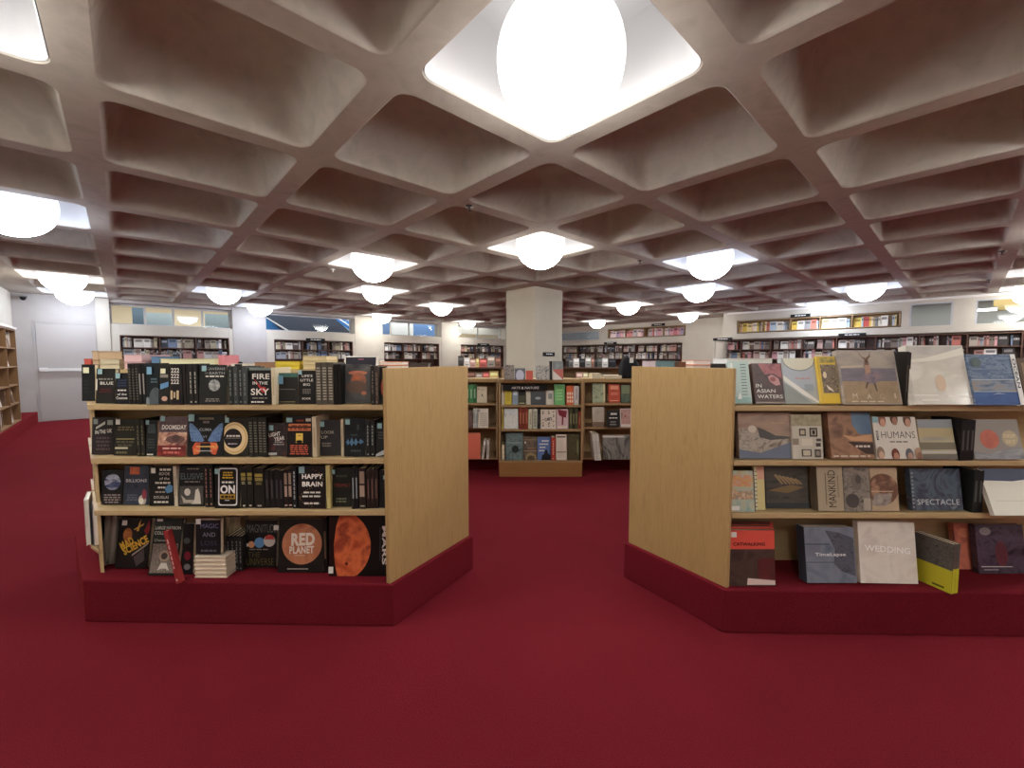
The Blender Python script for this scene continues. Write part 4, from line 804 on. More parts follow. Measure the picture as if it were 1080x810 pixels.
face_book(1029.5, 1081, 374, 429.3, Z1, SEA, 'blue book of three stacked sea photographs, white strip lettered OCEAN' + R1, [('R', 0, .26, .9, .5, NZ('sea_grey', [(70, 86, 112), (128, 138, 150), (150, 130, 104)], 14, (1, 1, 3))), ('R', 0, .0, .9, .26, NZ('sea_deep', [(42, 70, 124), (60, 92, 146)], 10, (1, 1, 3))), ('R', 0, .255, .9, .265, p(190, 196, 200)), ('R', 0, .49, .9, .5, p(190, 196, 200)), ('E', .16, .84, .11, .1, p(88, 104, 104)), ('G', [(.36, .2), (.5, .23), (.66, .21), (.5, .215)], p(186, 200, 216)), ('R', .9, 0, 1, 1, p(226, 226, 222)), ('T', 'OCEAN', .95, .62, .62, .06, p(50, 60, 70), -PI / 2)], 14, T=.035)
face_book(1083, 1118, 378, 429.3, Z1, p(96, 80, 66), 'brown book just beyond the sea-photograph book' + R1, [('R', .1, .6, .9, .9, p(140, 120, 96))], 14)
GROUP['g'] = 'large books on the second shelf of the right island'
R2 = ', right island second shelf'
face_book(780, 835.5, 435.5, 484.6, Z2, NZ('dusk_sky', [(150, 124, 108), (176, 150, 130), (140, 122, 114)], 6, (1, 1, 3)), 'wide landscape book of a cloudy ridge under a brown sky' + R2, [('G', [(0, .2), (.3, .1), (.98, .06), (.98, .46), (.7, .46), (.3, .6), (0, .66)], NZ('ridge_cloud', [(120, 108, 96), (190, 180, 164), (104, 100, 98)], 20, dist=1.5)), ('G', [(.36, .68), (.5, .62), (.7, .5), (.98, .47), (.96, .43), (.6, .4), (.4, .46)], p(92, 90, 88)), ('G', [(0, .0), (1, .0), (1, .36), (.8, .28), (.4, .12), (0, .2)], p(116, 124, 142)), ('E', .26, .64, .08, .08, p(214, 206, 190)), ('L', .62, .76, .9, .79, 1, p(206, 176, 130))], 8, T=.03)
face_book(836.5, 868.5, 437.5, 485.2, Z2, p(206, 200, 184), 'cream book of small framed pictures under an old map' + R2, [('R', .0, .74, 1, 1, NZ('map_olive', [(150, 142, 114), (186, 178, 148)], 40)), ('R', .24, .52, .46, .68, p(70, 66, 62)), ('R', .28, .55, .42, .65, p(196, 186, 160)), ('R', .58, .5, .84, .7, p(60, 58, 56)), ('R', .62, .53, .8, .67, p(170, 160, 140)), ('E', .71, .6, .04, .05, p(60, 56, 54)), ('R', .0, .32, .2, .46, p(150, 140, 124)), ('R', .3, .3, .66, .46, p(222, 214, 196)), ('R', .76, .28, .92, .36, p(72, 68, 64)), ('R', .78, .4, .94, .46, p(90, 84, 78)), ('R', .28, .06, .6, .22, p(70, 66, 62)), ('R', .32, .08, .56, .2, p(206, 196, 172)), ('R', .7, .04, .9, .22, p(84, 78, 72)), ('R', .74, .08, .86, .18, p(150, 140, 124))], 8, T=.026)
face_book(877.5, 922.5, 435, 485.5, Z2, NZ('desert', [(110, 80, 62), (164, 124, 96), (96, 70, 58)], 12), 'brown desert-rock book with a deep blue sky corner' + R2, [('G', [(.55, 1), (1, 1), (1, .52), (.7, .52), (.56, .72)], NZ('blue_grad', [(60, 86, 120), (120, 146, 164)], 5)), ('G', [(.3, .5), (.6, .46), (1, .52), (1, .36), (.5, .38)], p(206, 160, 120)), ('G', [(.4, .36), (1, .34), (1, .08), (.8, .1)], p(70, 54, 48)), ('L', .55, .22, .95, .3, 1, p(210, 200, 186)), ('L', .04, .02, .9, .08, 1, p(206, 192, 170))], 12, T=.04)
face_book(925.5, 971.5, 440, 485.6, Z2, p(222, 216, 204), 'white HUMANS book with round-headed portraits along its edges' + R2, [('T', 'MERE', .07, .56, .22, .06, p(70, 66, 62), PI / 2), ('T', 'HUMANS', .55, .57, .78, .16, p(60, 62, 62), 0, -.012), ('L', .3, .38, .8, .43, 1, p(110, 104, 98))] + [('E', x, y, .09, .15, p(*c)) for x, y, c in ((.22, .92, (150, 96, 80)), (.5, .96, (90, 64, 54)), (.8, .92, (120, 92, 76)), (.42, .1, (120, 70, 56)), (.74, .1, (110, 112, 118)), (.08, .14, (150, 130, 110)), (.95, .12, (186, 150, 124)))] + [('E', x, y, .062, .10, p(*c)) for x, y, c in ((.22, .86, (206, 160, 134)), (.5, .90, (170, 130, 108)), (.8, .86, (200, 160, 136)), (.42, .05, (190, 140, 116)), (.74, .05, (186, 150, 130)), (.08, .08, (206, 170, 144)), (.95, .06, (150, 110, 90)))], 13, T=.028, sticker=stk(-.02, .86, MINT, .03, .03))
face_book(973, 1010, 442.5, 485.9, Z2, NZ('pale_bands', [(160, 156, 146), (188, 178, 140), (196, 192, 178)], 3, (1, 1, 5)), 'pale landscape book in yellow and grey bands' + R2, [('R', 0, .56, 1, .78, p(186, 172, 132)), ('R', 0, .78, 1, 1, p(150, 156, 158)), ('R', 0, .24, 1, .42, p(132, 124, 106)), ('R', 0, .15, 1, .2, p(196, 194, 188)), ('R', 0, .0, 1, .13, p(120, 114, 104))], 13, T=.026)
spine_run(1012, 1027.5, 443.5, 486, Z2, 3, [p(38, 36, 38)], 'leaning black spine left of the grey book with a coral circle' + R2, ink=(84, 80, 80), style='plain')
face_book(1028.5, 1080.5, 442.5, 486, Z2, p(158, 152, 144), 'grey book with a coral circle above a pale landscape' + R2, [('D', .36, .5, .24, NZ('coral', [(206, 120, 96), (186, 100, 84)], 20)), ('D', .78, .52, .2, p(196, 182, 150)), ('T', 'DEEP', .78, .58, .24, .09, p(226, 214, 180)), ('T', 'SKY', .78, .44, .2, .09, p(226, 214, 180)), ('G', [(0, 0), (1, 0), (1, .3), (.6, .24), (.3, .12), (0, .2)], NZ('pale_hill', [(170, 172, 174), (120, 122, 128)], 14, (1, 1, 3)))], 13, T=.03)
GROUP['g'] = 'large books on the third shelf of the right island'
R3 = ', right island third shelf'
face_book(769.5, 796, 497, 540.5, Z3, NZ('comic_teal', [(120, 164, 164), (180, 190, 170), (206, 170, 110)], 18), 'teal picture book with little yellow and white figures' + R3, [('R', .1, .62, .9, .9, NZ('comic_yel', [(206, 190, 120), (220, 150, 110), (180, 200, 190)], 50)), ('R', .0, .3, .96, .5, NZ('comic_white', [(226, 222, 206), (190, 150, 110), (120, 150, 160)], 60)), ('R', .05, .04, .4, .14, p(232, 230, 226))], 8, T=.02)
face_book(797, 807.5, 492, 538.5, Z3, p(222, 208, 150), 'yellow and pink book with a spiral-bound edge behind the teal one' + R3, [('R', .3, .7, 1, 1, p(226, 176, 150)), ('R', 0, 0, .12, 1, p(226, 226, 214))] + [('R', 0, .06 + .09 * k, .2, .08 + .09 * k, p(90, 100, 96)) for k in range(10)], 8, T=.02)
face_book(808.5, 853.5, 492.5, 537, Z3, NZ('night_river', [(56, 54, 50), (84, 80, 72), (64, 64, 64)], 10, (1, 1, 3)), 'dark book showing a fan of golden boats on a river' + R3, [('G', [(.2 + .09 * k, .8 - .02 * k), (.26 + .09 * k, .82 - .02 * k), (.42 + .09 * k, .58), (.38 + .09 * k, .57)], p(156, 134, 100)) for k in range(6)] + [('G', [(.06, .42), (.5, .36), (.9, .5), (.6, .56), (.3, .5)], p(130, 110, 78)), ('R', 0, .0, 1, .12, p(60, 64, 68))], 8, T=.04)
face_book(863.5, 890.5, 492.5, 540.5, Z3, p(176, 162, 138), 'beige MANKIND book, its title running up the cover' + R3, [('T', 'MANKIND', .56, .5, 1.42, .17, p(48, 42, 38), PI / 2, -.004), ('R', .3, .14, .34, .86, p(120, 108, 92)), ('R', .78, .3, .82, .8, p(140, 128, 108))], 8, T=.05, spine=p(110, 98, 80))
face_book(891.5, 919, 493, 540.5, Z3, NZ('grey_figures', [(70, 66, 62), (150, 140, 128), (96, 90, 84)], 26, dist=1.6), 'book cover of crouching grey stone figures' + R3, [('E', .5, .66, .2, .2, p(124, 114, 104)), ('E', .56, .72, .11, .1, p(92, 86, 80)), ('E', .3, .24, .26, .16, p(84, 78, 74)), ('R', .72, .02, 1, .3, p(176, 166, 150))], 8, T=.03)
face_book(919.8, 948.5, 493.5, 540, Z3, p(190, 168, 140), 'tan book with a brown and grey roundel' + R3, [('D', .44, .5, .36, NZ('roundel', [(150, 100, 78), (110, 80, 66), (196, 150, 120)], 16)), ('R', .0, .44, .82, .46, p(200, 186, 160)), ('G', [(.02, .14), (.1, .4), (.78, .4), (.7, .2), (.5, .12), (.2, .12)], NZ('roundel_grey', [(120, 112, 106), (180, 170, 158)], 30))], 8, T=.03)
face_book(963, 1016, 494.5, 539.5, Z3, NZ('aurora', [(40, 44, 54), (88, 104, 118), (60, 58, 76), (120, 132, 138)], 7, dist=2), 'dark blue SPECTACLE book with a shiny swirling cover' + R3, [('T', 'SPECTACLE', .52, .2, .84, .13, p(210, 218, 218), 0, .0)] + [('R', 0, .06 + .09 * k, .04, .1 + .09 * k, p(150, 156, 160)) for k in range(10)], 9, T=.03)
face_book(1049, 1112, 495, 545.5, Z3, p(222, 220, 206), 'wide white book with a dark horizon band' + R3, [('G', [(0, 1), (1, 1), (1, .8), (.5, .72), (0, .74)], p(84, 92, 112)), ('G', [(.0, .74), (.5, .72), (1, .8), (1, .76), (.4, .7)], p(240, 238, 226)), ('R', .1, .3, .9, .31, p(190, 190, 176))], 22, T=.02)
spine_run(1025, 1036, 496, 541, Z3, 2, [p(46, 52, 50), p(36, 40, 42)], 'dark green-black spine right of SPECTACLE' + R3, ink=(80, 84, 80), style='plain')
GROUP['g'] = 'large books on the carpeted base of the right island'
R4 = ', right island base'
CW = [('R', 0, .66, 1, 1, p(222, 88, 74)), ('T', 'CATWALKING', .44, .75, .7, .062, p(34, 14, 14), 0, .02), ('R', .62, .06, 1, .5, NZ('red_shade', [(110, 44, 44), (60, 44, 42)], 8)), ('G', [(.38, .02), (1, .02), (1, .1), (.4, .14)], p(226, 206, 196))]
CATC = NZ('brown_photo', [(66, 54, 50), (84, 68, 62), (58, 50, 48)], 10, rough=.2)
face_book(769.5, 817.5, 560, 618.5, ZB, CATC, 'black CATWALKING book with a coral red top band' + R4, CW, 5, T=.022, sticker=stk(.04, .88, WSTK, .026, .026))
for k in range(3):
    o = face_book(769.5 + k, 814 + k, 556 - 2.2 * k, 612 - 4.5 * k, ZB, CATC, 'coral-topped copy standing behind the front CATWALKING book' + R4, [('R', 0, .66, 1, 1, p(206, 84, 72))], 5, T=.018)
face_book(851.5, 904, 557, 617, ZB, NZ('slate_blue', [(96, 106, 122), (128, 136, 150), (110, 116, 130)], 9), 'slate-blue book with a dark rocky diagonal' + R4, [('G', [(.42, .94), (.7, .9), (.98, .8), (.98, .12), (.72, .2), (.56, .34), (.6, .6), (.5, .8)], NZ('dark_rock', [(60, 64, 74), (96, 100, 112), (72, 76, 84)], 34, dist=1.5)), ('R', 0, .68, .5, .7, p(76, 84, 100)), ('R', 0, .36, .6, .375, p(84, 92, 106)), ('T', 'TimeLapse', .5, .5, .62, .075, p(240, 242, 244), 0, .015)], 9, T=.06, spine=p(66, 72, 84))
face_book(908, 968.5, 552.5, 617, ZB, NZ('crumple_white', [(222, 214, 202), (234, 228, 216), (212, 204, 192)], 9, rough=.25), 'cream WEDDING book in crinkled film' + R4, [('T', 'WEDDING', .5, .55, .8, .1, p(252, 250, 246), -.06, .012), ('L', .36, .46, .66, .49, 1, p(232, 226, 216))], 9, T=.03, side=1)
q0, q1 = on_z(1003, 627, ZB), on_z(968, 612, ZB)
dv_ = Vector((q1.x - q0.x, q1.y - q0.y, 0)); an = math.atan2(dv_.y, dv_.x); WB = .17
BARK = NZ('bark', [(48, 46, 44), (96, 92, 86), (60, 58, 54)], 40, (1, 1, 1), dist=3)
LIME = p(196, 190, 50)
for k in range(2):
    o = make_book(WB, on_y(1003, 575, q0.y).z - ZB, .022, BARK, (), [('R', .02, 0, .98, .5, LIME)], back_art=[('R', 0, 0, 1, .46, LIME), ('R', .56, .05, .84, .09, p(90, 90, 30))], spine=BARK)
    off = Vector((math.cos(an), math.sin(an), 0)) * WB / 2; nn = Vector((-math.sin(an), math.cos(an), 0))
    o.location = Vector((q0.x, q0.y, ZB + .002)) + off - nn * (.023 * k + .022); o.rotation_euler = (0, 0, an)
    tag(o, ('outer' if k == 0 else 'inner') + ' of two lime and bark-patterned books, spine out' + R4, 'book', 'lime and bark-patterned books')
face_book(1010, 1031, 553, 612, ZB, NZ('salmon', [(166, 88, 74), (206, 120, 96), (150, 80, 70)], 10), 'salmon pink book standing behind the lime books' + R4, [('E', .5, .8, .3, .1, p(220, 140, 110))], 10, T=.03, dy=.10)
face_book(1033, 1084, 554, 606, ZB, NZ('plum', [(46, 40, 48), (84, 72, 88), (60, 48, 58)], 12, dist=1.5, rough=.2), 'dark plum book wrapped in film' + R4, [('E', .5, .4, .13, .26, p(96, 46, 56)), ('E', .2, .86, .12, .08, p(140, 132, 136)), ('R', .05, .13, .7, .15, p(190, 186, 186)), ('R', .1, .07, .4, .085, p(170, 166, 168))], 9, T=.03)
# ===== piles on the island tops
GROUP['g'] = 'piles lying on top of the islands'
def pile(x0, x1, pt, pb, Y, c, label, z, n=1, depth=.2, pages=None):
    zt = on_y((x0 + x1) / 2, pt, Y).z; n0 = max(.012, (zt - z)); a, b = on_y(x0, pb, Y).x, on_y(x1, pb, Y).x
    T = n0 / n; f = None; pages = pages or P(tuple(min(255, int(v * 1.04) + 4) for v in c))
    for i in range(n):
        if f is None: o = f = make_book(depth, b - a, T * .96, P(c), pages=pages); tag(o, label, 'book', GROUP['g'])
        else: o = copy_thing(f)
        o.rotation_euler = Matrix(((0, 0, 1), (-1, 0, 0), (0, -1, 0))).to_euler(); o.location = (a, Y + depth / 2, z + T * i + T * .96 + .0008)
ZT = 1.287
TP = ', top of dark island'
pile(97, 104, 370, 386, 2.40, (196, 168, 136), 'small tan book lying at the far left' + TP, ZT, 2, .15)
pile(105, 126, 378.5, 386, 2.41, (196, 186, 158), 'cream book pile near the left end' + TP, ZT, 2)
pile(88, 96.5, 378, 386, 2.42, (190, 84, 74), 'red-banded book at the outer left end' + TP, ZT)
pile(130.5, 150, 374, 386, 2.40, (214, 178, 180), 'pale pink book pile' + TP, ZT, 2)
pile(159, 168, 375.5, 386, 2.42, (92, 124, 160), 'small blue book' + TP, ZT, 1, .15)
pile(169, 227, 378, 386, 2.39, (206, 206, 160), 'long pale green-yellow folder' + TP, ZT, 1, .18, P((222, 218, 180)))
pile(229.5, 236, 374, 386, 2.42, (206, 130, 138), 'small rose book right of the green folder' + TP, ZT, 1, .14)
pile(243, 262, 383.5, 387, 2.40, (220, 214, 202), 'thin white book under the black clip' + TP, ZT)
pile(268, 280, 382, 387, 2.42, (150, 112, 84), 'brown book left of the yellow pile' + TP, ZT)
pile(290, 316, 381, 388, 2.40, (222, 200, 60), 'bright yellow paperback pile' + TP, ZT, 2, .15, P((226, 206, 80)))
pile(319, 345, 375.5, 387, 2.40, (210, 192, 150), 'cream pile behind the tall mottled spines' + TP, ZT, 3, .15)
pile(400, 424.5, 381.5, 387.5, 2.46, (214, 124, 84), 'orange and white pile on the right end' + TP, ZT, 2, .15, P((236, 232, 226)))
pile(430, 452, 383, 387.5, 2.50, (70, 60, 56), 'thin dark book right of the orange pile' + TP, ZT, 1, .08)
q = on_y(251, 382, 2.40); r = empty('desk_clip', (q.x, 2.42, ZT + .014)); tag(r, 'small black clip lying on the thin white book, top of dark island', 'clip')
m = MB(); m.prism([(-.022, -.02), (.022, -.02), (.022, .02), (-.022, .02)], .001, .018, BLACK); m.build('body', r, .004); m = MB(); m.lathe([(.01, .018), (.013, .024), (.004, .03)], BLACK, 14); m.build('grip', r)
Yf = 2.40; a, b = on_y(362.5, 386, Yf), on_y(398, 386, Yf)
o = make_book(b.x - a.x, on_y(380, 376.5, Yf + .03).z - ZT, .014, P((222, 216, 208)), [('R', .05, .05, .95, .90, p(52, 48, 62)), ('R', .42, .68, .58, .78, p(150, 90, 110))]); o.location = ((a.x + b.x) / 2, Yf, ZT + .004); rotq(o, math.radians(12), 0, 0, .014); tag(o, 'white-bordered dark cover standing behind the planet cover, top of dark island', 'book', GROUP['g'])
TQ = ', top of right island'
YQ = 2.30
pile(683, 692, 380.5, 386, 2.44, (190, 176, 188), 'lavender book by the inner corner' + TQ, ZT, 1, .1)
pile(697, 712, 380.5, 386, 2.42, (96, 124, 130), 'teal book' + TQ, ZT, 1, .12)
pile(716, 730, 381.5, 386, 2.40, (104, 72, 52), 'brown book' + TQ, ZT, 1, .12)
pile(731, 750, 380, 386, YQ, (216, 132, 100), 'orange and white pile' + TQ, ZT, 2, .16, P((236, 230, 222)))
pile(751, 766, 383.5, 387, YQ, (60, 56, 56), 'flat dark book' + TQ, ZT, 1, .16)
pile(766.5, 815, 377.5, 386, YQ, (226, 226, 222), 'white boxed book behind IN ASIAN WATERS' + TQ, ZT, 1, .16, P((236, 236, 232)))

# ------------------------------------------------------------------ three bookcases closing the ring behind the aisle
YC = 4.708
def low_bookcase(xa, xb, Y, ztop, shelves, zfoot, label, plinth, inset, depth=.34, rz=0):
    r = empty('low_bookcase', ((xa + xb) / 2, Y, 0), rz); tag(r, label, 'bookcase', 'low bookcases behind the aisle'); w = xb - xa; t = .022; h = w / 2
    for q in (-h, h - t): m = MB(); m.box(q, 0, zfoot, q + t, depth, ztop, OAKD); m.build('side_panel', r, .002)
    m = MB(); m.box(-h + t, depth - .015, zfoot, h - t, depth, ztop - t, OAKD); m.build('back_panel', r)
    m = MB(); m.box(-h + t, .03, ztop - .042, h - t, .05, ztop, OAK); m.box(-h + t, .05, ztop - .022, h - t, depth - .016, ztop, OAK_X); m.build('top_rail', r, .002)
    for z in shelves: m = MB(); m.box(-h + t, .004, z - t, h - t, depth - .016, z, OAKD); m.build('shelf', r, .002)
    m = MB(); m.box(-h + .004, inset, 0, h - .004, depth - .02, zfoot, plinth); m.build('plinth', r, .003)
    return r
zc = [on_y(570, q, YC).z for q in (427.5, 453, 486)]; ztc = on_y(570, 400, YC).z
XA, XB = on_y(526, 440, YC).x, on_y(615, 440, YC).x
low_bookcase(XA, XB, YC, ztc, zc, zc[2] - .023, 'low oak bookcase with oak plinth in the middle, signed & NATURE', wood('oak_plinth', (140, 98, 54), (156, 112, 66), 'x'), .006)
XL0, XL1 = XA - .012 - .95, XA - .012
low_bookcase(XL0, XL1, YC + .1, ztc, [z + .01 for z in zc], zc[2] - .013, 'low oak bookcase left of the middle one, partly behind the dark island panel', CARPET, .2)
XR0 = XB + .012
low_bookcase(XR0, XR0 + .95, YC + .1, ztc, [z + .01 for z in zc], zc[2] - .013, 'low oak bookcase right of the middle one, partly behind the right panel', CARPET, .2)
q = on_y(554, 412, YC - .012); wsg = on_y(577.5, 409, YC).x - on_y(530.5, 409, YC).x
r = sign('shelf_sign', (q.x, YC + .029, on_y(554, 412.2, YC).z), 0, wsg, on_y(554, 406, YC).z - on_y(554, 412.2, YC).z, 'black sign reading & NATURE on the middle low bookcase', 'ARTS & NATURE', th=.012)
M1 = ', middle low bookcase upper shelf'
zz = zc[0]; GROUP['g'] = 'books on the upper shelf of the middle low bookcase'
BY = dict(lean=6, T=.02, hard=False)
def fb(x0, x1, top, bot, z, c, lab, art=(), **k):
    kk = dict(BY); kk.update(k); face_book(x0, x1, top, bot, z, P(c) if isinstance(c, tuple) else c, lab, art, **kk)
fb(529, 532, 406, 427, zz, (214, 204, 180), 'cream book edge at the left end' + M1)
fb(532.5, 539.5, 409, 427, zz, (206, 186, 62), 'yellow book' + M1, [('L', .2, .2, .8, .8, 5, p(170, 150, 50))])
fb(540.3, 546.5, 407, 427, zz, (140, 156, 170), 'blue-grey book beside the yellow one' + M1, [('R', .2, .5, .8, .9, p(196, 204, 206))])
fb(547, 554, 408, 427, zz, (70, 70, 50), 'olive book with dark top' + M1, [('R', 0, .5, 1, 1, p(44, 42, 36)), ('R', .1, .05, .9, .1, p(200, 190, 150))])
fb(555, 559.5, 409, 427, zz, (206, 198, 180), 'cream leaning book' + M1)
fb(560, 575, 413, 427.3, zz, (70, 74, 78), 'wide grey book with a pale logo' + M1, [('E', .5, .5, .2, .1, p(160, 166, 170))])
fb(575.7, 584, 412, 427, zz, (212, 206, 194), 'white book with a grey picture' + M1, [('R', .3, .4, .8, .8, p(140, 146, 140))])
fb(584.6, 595.6, 405.5, 427.3, zz, (112, 176, 112), 'bright green book' + M1, [('L', .2, .2, .8, .8, 4, p(160, 206, 140))])
fb(597.5, 604.8, 407, 427.2, zz, (206, 98, 54), 'orange book with white shapes' + M1, [('R', .1 + .32 * (k % 3), .12 + .2 * (k // 3), .3 + .32 * (k % 3), .26 + .2 * (k // 3), p(236, 220, 200)) for k in range(9)])
spine_run(605.3, 610.5, 407.5, 427, zz, 1, [p(214, 206, 200)], 'white spine right of the orange book' + M1, ink=(150, 140, 150))
M2 = ', middle low bookcase second shelf'
zz = zc[1]; GROUP['g'] = 'books on the second shelf of the middle low bookcase'
spine_run(529, 530.8, 430, 452.5, zz, 1, [p(196, 170, 80)], 'yellow spine at the left end' + M2, ink=(120, 100, 50), style='plain')
fb(531.5, 546.5, 431, 452.5, zz, NZ('misty', [(196, 200, 194), (222, 222, 214), (170, 176, 168)], 9), 'pale book with a misty landscape' + M2, [('R', .1, .75, .8, .92, p(206, 214, 214))])
spine_run(547.3, 556.8, 429.5, 452.6, zz, 3, [p(132, 58, 42), p(120, 50, 36)], 'red-brown spine of a set' + M2, ink=(180, 120, 90), style='plain')
spine_run(557.3, 561.5, 431.5, 452.5, zz, 1, [p(206, 202, 176)], 'cream spine right of the red-brown set' + M2, ink=(150, 150, 130))
spine_run(562, 566.6, 431.5, 452.5, zz, 1, [p(190, 188, 170)], 'mottled pale spine' + M2, ink=(80, 84, 70), style='mottle')
spine_run(567, 569.6, 432, 452.5, zz, 1, [p(50, 48, 44)], 'dark spine left of the scribbled cover' + M2, ink=(90, 84, 80), style='plain')
fb(570.4, 586.3, 432, 452.8, zz, (220, 206, 190), 'cream book covered with dark scribbled leaves' + M2, [('G', [(.5 + .4 * math.sin(k * 2.1) - .05, .5 + .38 * math.cos(k * 1.3)), (.5 + .4 * math.sin(k * 2.1) + .06, .52 + .38 * math.cos(k * 1.3)), (.5 + .4 * math.sin(k * 2.1) + .02, .58 + .38 * math.cos(k * 1.3))], p(60, 40, 40)) for k in range(22)] + [('T', 'CATS', .5, .5, .5, .16, p(50, 36, 36), .1)])
fb(587, 599.5, 431.5, 452.7, zz, (206, 176, 176), 'pink book with a dark red tree' + M2, [('G', [(.1, .98), (.9, .9), (.8, .55), (.6, .6), (.56, .2), (.44, .2), (.46, .6), (.2, .7)], p(120, 28, 46)), ('R', .1, .02, .9, .14, p(226, 206, 186))])
spine_run(600.3, 609.5, 431, 452.6, zz, 3, [p(76, 76, 50), p(52, 50, 40)], 'olive spine' + M2, ink=(130, 126, 90), style='plain')
spine_run(609.9, 612.3, 434, 452.6, zz, 1, [p(140, 66, 50)], 'red-brown spine at the right end' + M2, ink=(180, 120, 90), style='plain')
M3 = ', middle low bookcase bottom shelf'
zz = zc[2]; GROUP['g'] = 'books on the bottom shelf of the middle low bookcase'
q = on_y(530, 480, YC + .03)
for k, (c, n_) in enumerate((((206, 178, 158), 'pinkish'), ((196, 186, 156), 'olive cream'), ((214, 200, 160), 'pale yellow'))):
    o = make_book(.2, .036 * 1.0, .058, P(c), pages=P((228, 214, 186))); Tt = .058
    o.rotation_euler = Matrix(((0, 0, 1), (-1, 0, 0), (0, -1, 0))).to_euler(); o.location = (on_y(529, 480, YC).x, YC + .14, zz + .0595 * k + Tt + .001); tag(o, n_ + ' end of the little three-book pile' + M3, 'book', GROUP['g'])
fb(533.5, 551.5, 457, 485.5, zz, NZ('sea_green', [(50, 70, 72), (110, 130, 128), (64, 80, 80)], 12, dist=1.6), 'large sea-green abstract book' + M3, [('R', .1, .62, .9, .66, p(140, 156, 156)), ('E', .55, .4, .2, .14, p(46, 56, 56))])
fb(552.3, 566.3, 461, 485.5, zz, NZ('brown_scene', [(70, 60, 50), (110, 96, 80), (60, 56, 54)], 14), 'brown book of an arched scene' + M3, [('R', 0, .86, 1, .9, p(140, 120, 90)), ('R', .0, .38, 1, .41, p(176, 140, 110)), ('R', .3, .5, .9, .53, p(160, 110, 80)), ('E', .55, .1, .4, .22, p(150, 132, 96)), ('E', .55, .06, .28, .14, p(90, 74, 56)), ('E', .12, .76, .07, .05, p(206, 206, 196))])
fb(567, 580.6, 461, 485.5, zz, (92, 116, 166), 'blue book with white title lines and a dark silhouette' + M3, [('L', .3, .78, .95, .88, 1, TXT), ('L', .1, .64, .9, .74, 1, TXT), ('L', .1, .5, .7, .6, 1, TXT), ('L', .1, .36, .55, .46, 1, TXT), ('G', [(.3, 0), (.34, .2), (.5, .26), (.6, .44), (.74, .44), (.8, .3), (1, .2), (1, 0)], p(34, 32, 44))])
spine_run(581.2, 585.8, 461.5, 485.5, zz, 1, [p(170, 66, 52)], 'red spine between the blue and the cream covers' + M3, ink=(220, 160, 140))
fb(586.5, 597.6, 458.5, 485.6, zz, (222, 206, 190), 'cream book with thin black rules' + M3, [('R', .1, .88, .9, .93, p(60, 56, 54))] + [('R', .2 + .12 * k, .1, .22 + .12 * k, .8, p(180, 166, 150)) for k in range(5)] + [('R', .05, .3, .95, .33, p(120, 70, 60))])
fb(598.4, 611.3, 458, 485.4, zz, NZ('dark_leaves', [(48, 40, 26), (84, 76, 48), (60, 50, 34)], 22, dist=2), 'dark olive book of leaves' + M3, [('E', .85, .5, .08, .3, p(130, 126, 90))])
# left low bookcase
YL_ = YC + .1; zl = [z + .01 for z in zc]
L_ = ', low bookcase left of the middle one'
GROUP['g'] = 'books in the low bookcase left of the middle one'
spine_run(491.5, 502.5, 405.5, 425, zl[0], 3, [p(60, 116, 70), p(84, 146, 96)], 'green spine of a set, upper shelf' + L_, ink=(170, 206, 170), style='plain')
fb(503, 513.6, 408, 425, zl[0], (216, 202, 176), 'cream book with a small drawing' + L_, [('G', [(.4, .4), (.5, .56), (.56, .5), (.66, .3), (.52, .44)], p(90, 80, 70)), ('R', .1, .82, .2, .9, p(90, 90, 80)), ('L', .3, .78, .8, .84, 1, p(150, 140, 120))])
spine_run(482, 491, 406, 425, zl[0], 3, [p(86, 74, 60), p(150, 130, 100)], 'brown spine left of the green set' + L_, ink=(190, 170, 140), style='plain')
fb(487, 498.3, 433, 451.3, zl[1], NZ('dark_pic', [(60, 54, 52), (120, 90, 80), (50, 46, 46)], 16), 'dark picture book, second shelf' + L_)
spine_run(499, 503.6, 431.5, 451.5, zl[1], 2, [p(176, 178, 174)], 'pale grey spine left of the text cover' + L_, ink=(120, 124, 124), style='plain')
fb(504.2, 515, 431, 451.5, zl[1], (212, 202, 186), 'cream book filled with fine text' + L_, [('L', .15, .1, .9, .8, 7, p(170, 160, 148)), ('R', .02, .84, .2, .92, p(120, 124, 124))])
fb(489, 506.5, 457, 484.5, zl[2], (216, 112, 88), 'plain salmon orange book, bottom shelf' + L_)
for k in range(2):
    o = spine_run(507.5 + 5.5 * k, 510 + 5.5 * k, 465, 485, zl[2], 1, [p(206, 200, 192)], ('slanting' if k == 0 else 'upright') + ' thin white spine, bottom shelf' + L_, ink=(160, 150, 140), style='plain', depth=.16)[0]
    o.rotation_euler = (math.radians(8 - 6 * k), 0, PI / 2); o.location.z += .004
L_ = ', low bookcase right of the middle one'
GROUP['g'] = 'books in the low bookcase right of the middle one'
fb(625, 638.3, 404.5, 424.8, zl[0], NZ('green_pat', [(120, 140, 116), (176, 182, 150), (90, 112, 92)], 26), 'grey-green patterned book, upper shelf' + L_, [('R', .86, 0, 1, 1, p(220, 206, 160))])
fb(642, 654, 405, 424.8, zl[0], (186, 80, 58), 'red-orange book of stacked blocks' + L_, [('R', .15, .7, .85, .9, p(226, 150, 120)), ('R', .2, .4, .8, .55, p(206, 120, 96)), ('R', .1, .08, .9, .12, p(230, 180, 150))])
fb(655.3, 664.5, 406, 424.8, zl[0], NZ('dark_green', [(56, 70, 56), (90, 106, 86)], 16), 'dark green book' + L_, [('R', 0, .5, 1, 1, p(120, 130, 100))])
fb(625, 637.3, 429.5, 450.6, zl[1], NZ('tan_fade', [(170, 158, 142), (190, 180, 166)], 9), 'pale tan book fading to brown, second shelf' + L_, [('R', 0, 0, 1, .25, p(120, 100, 84))])
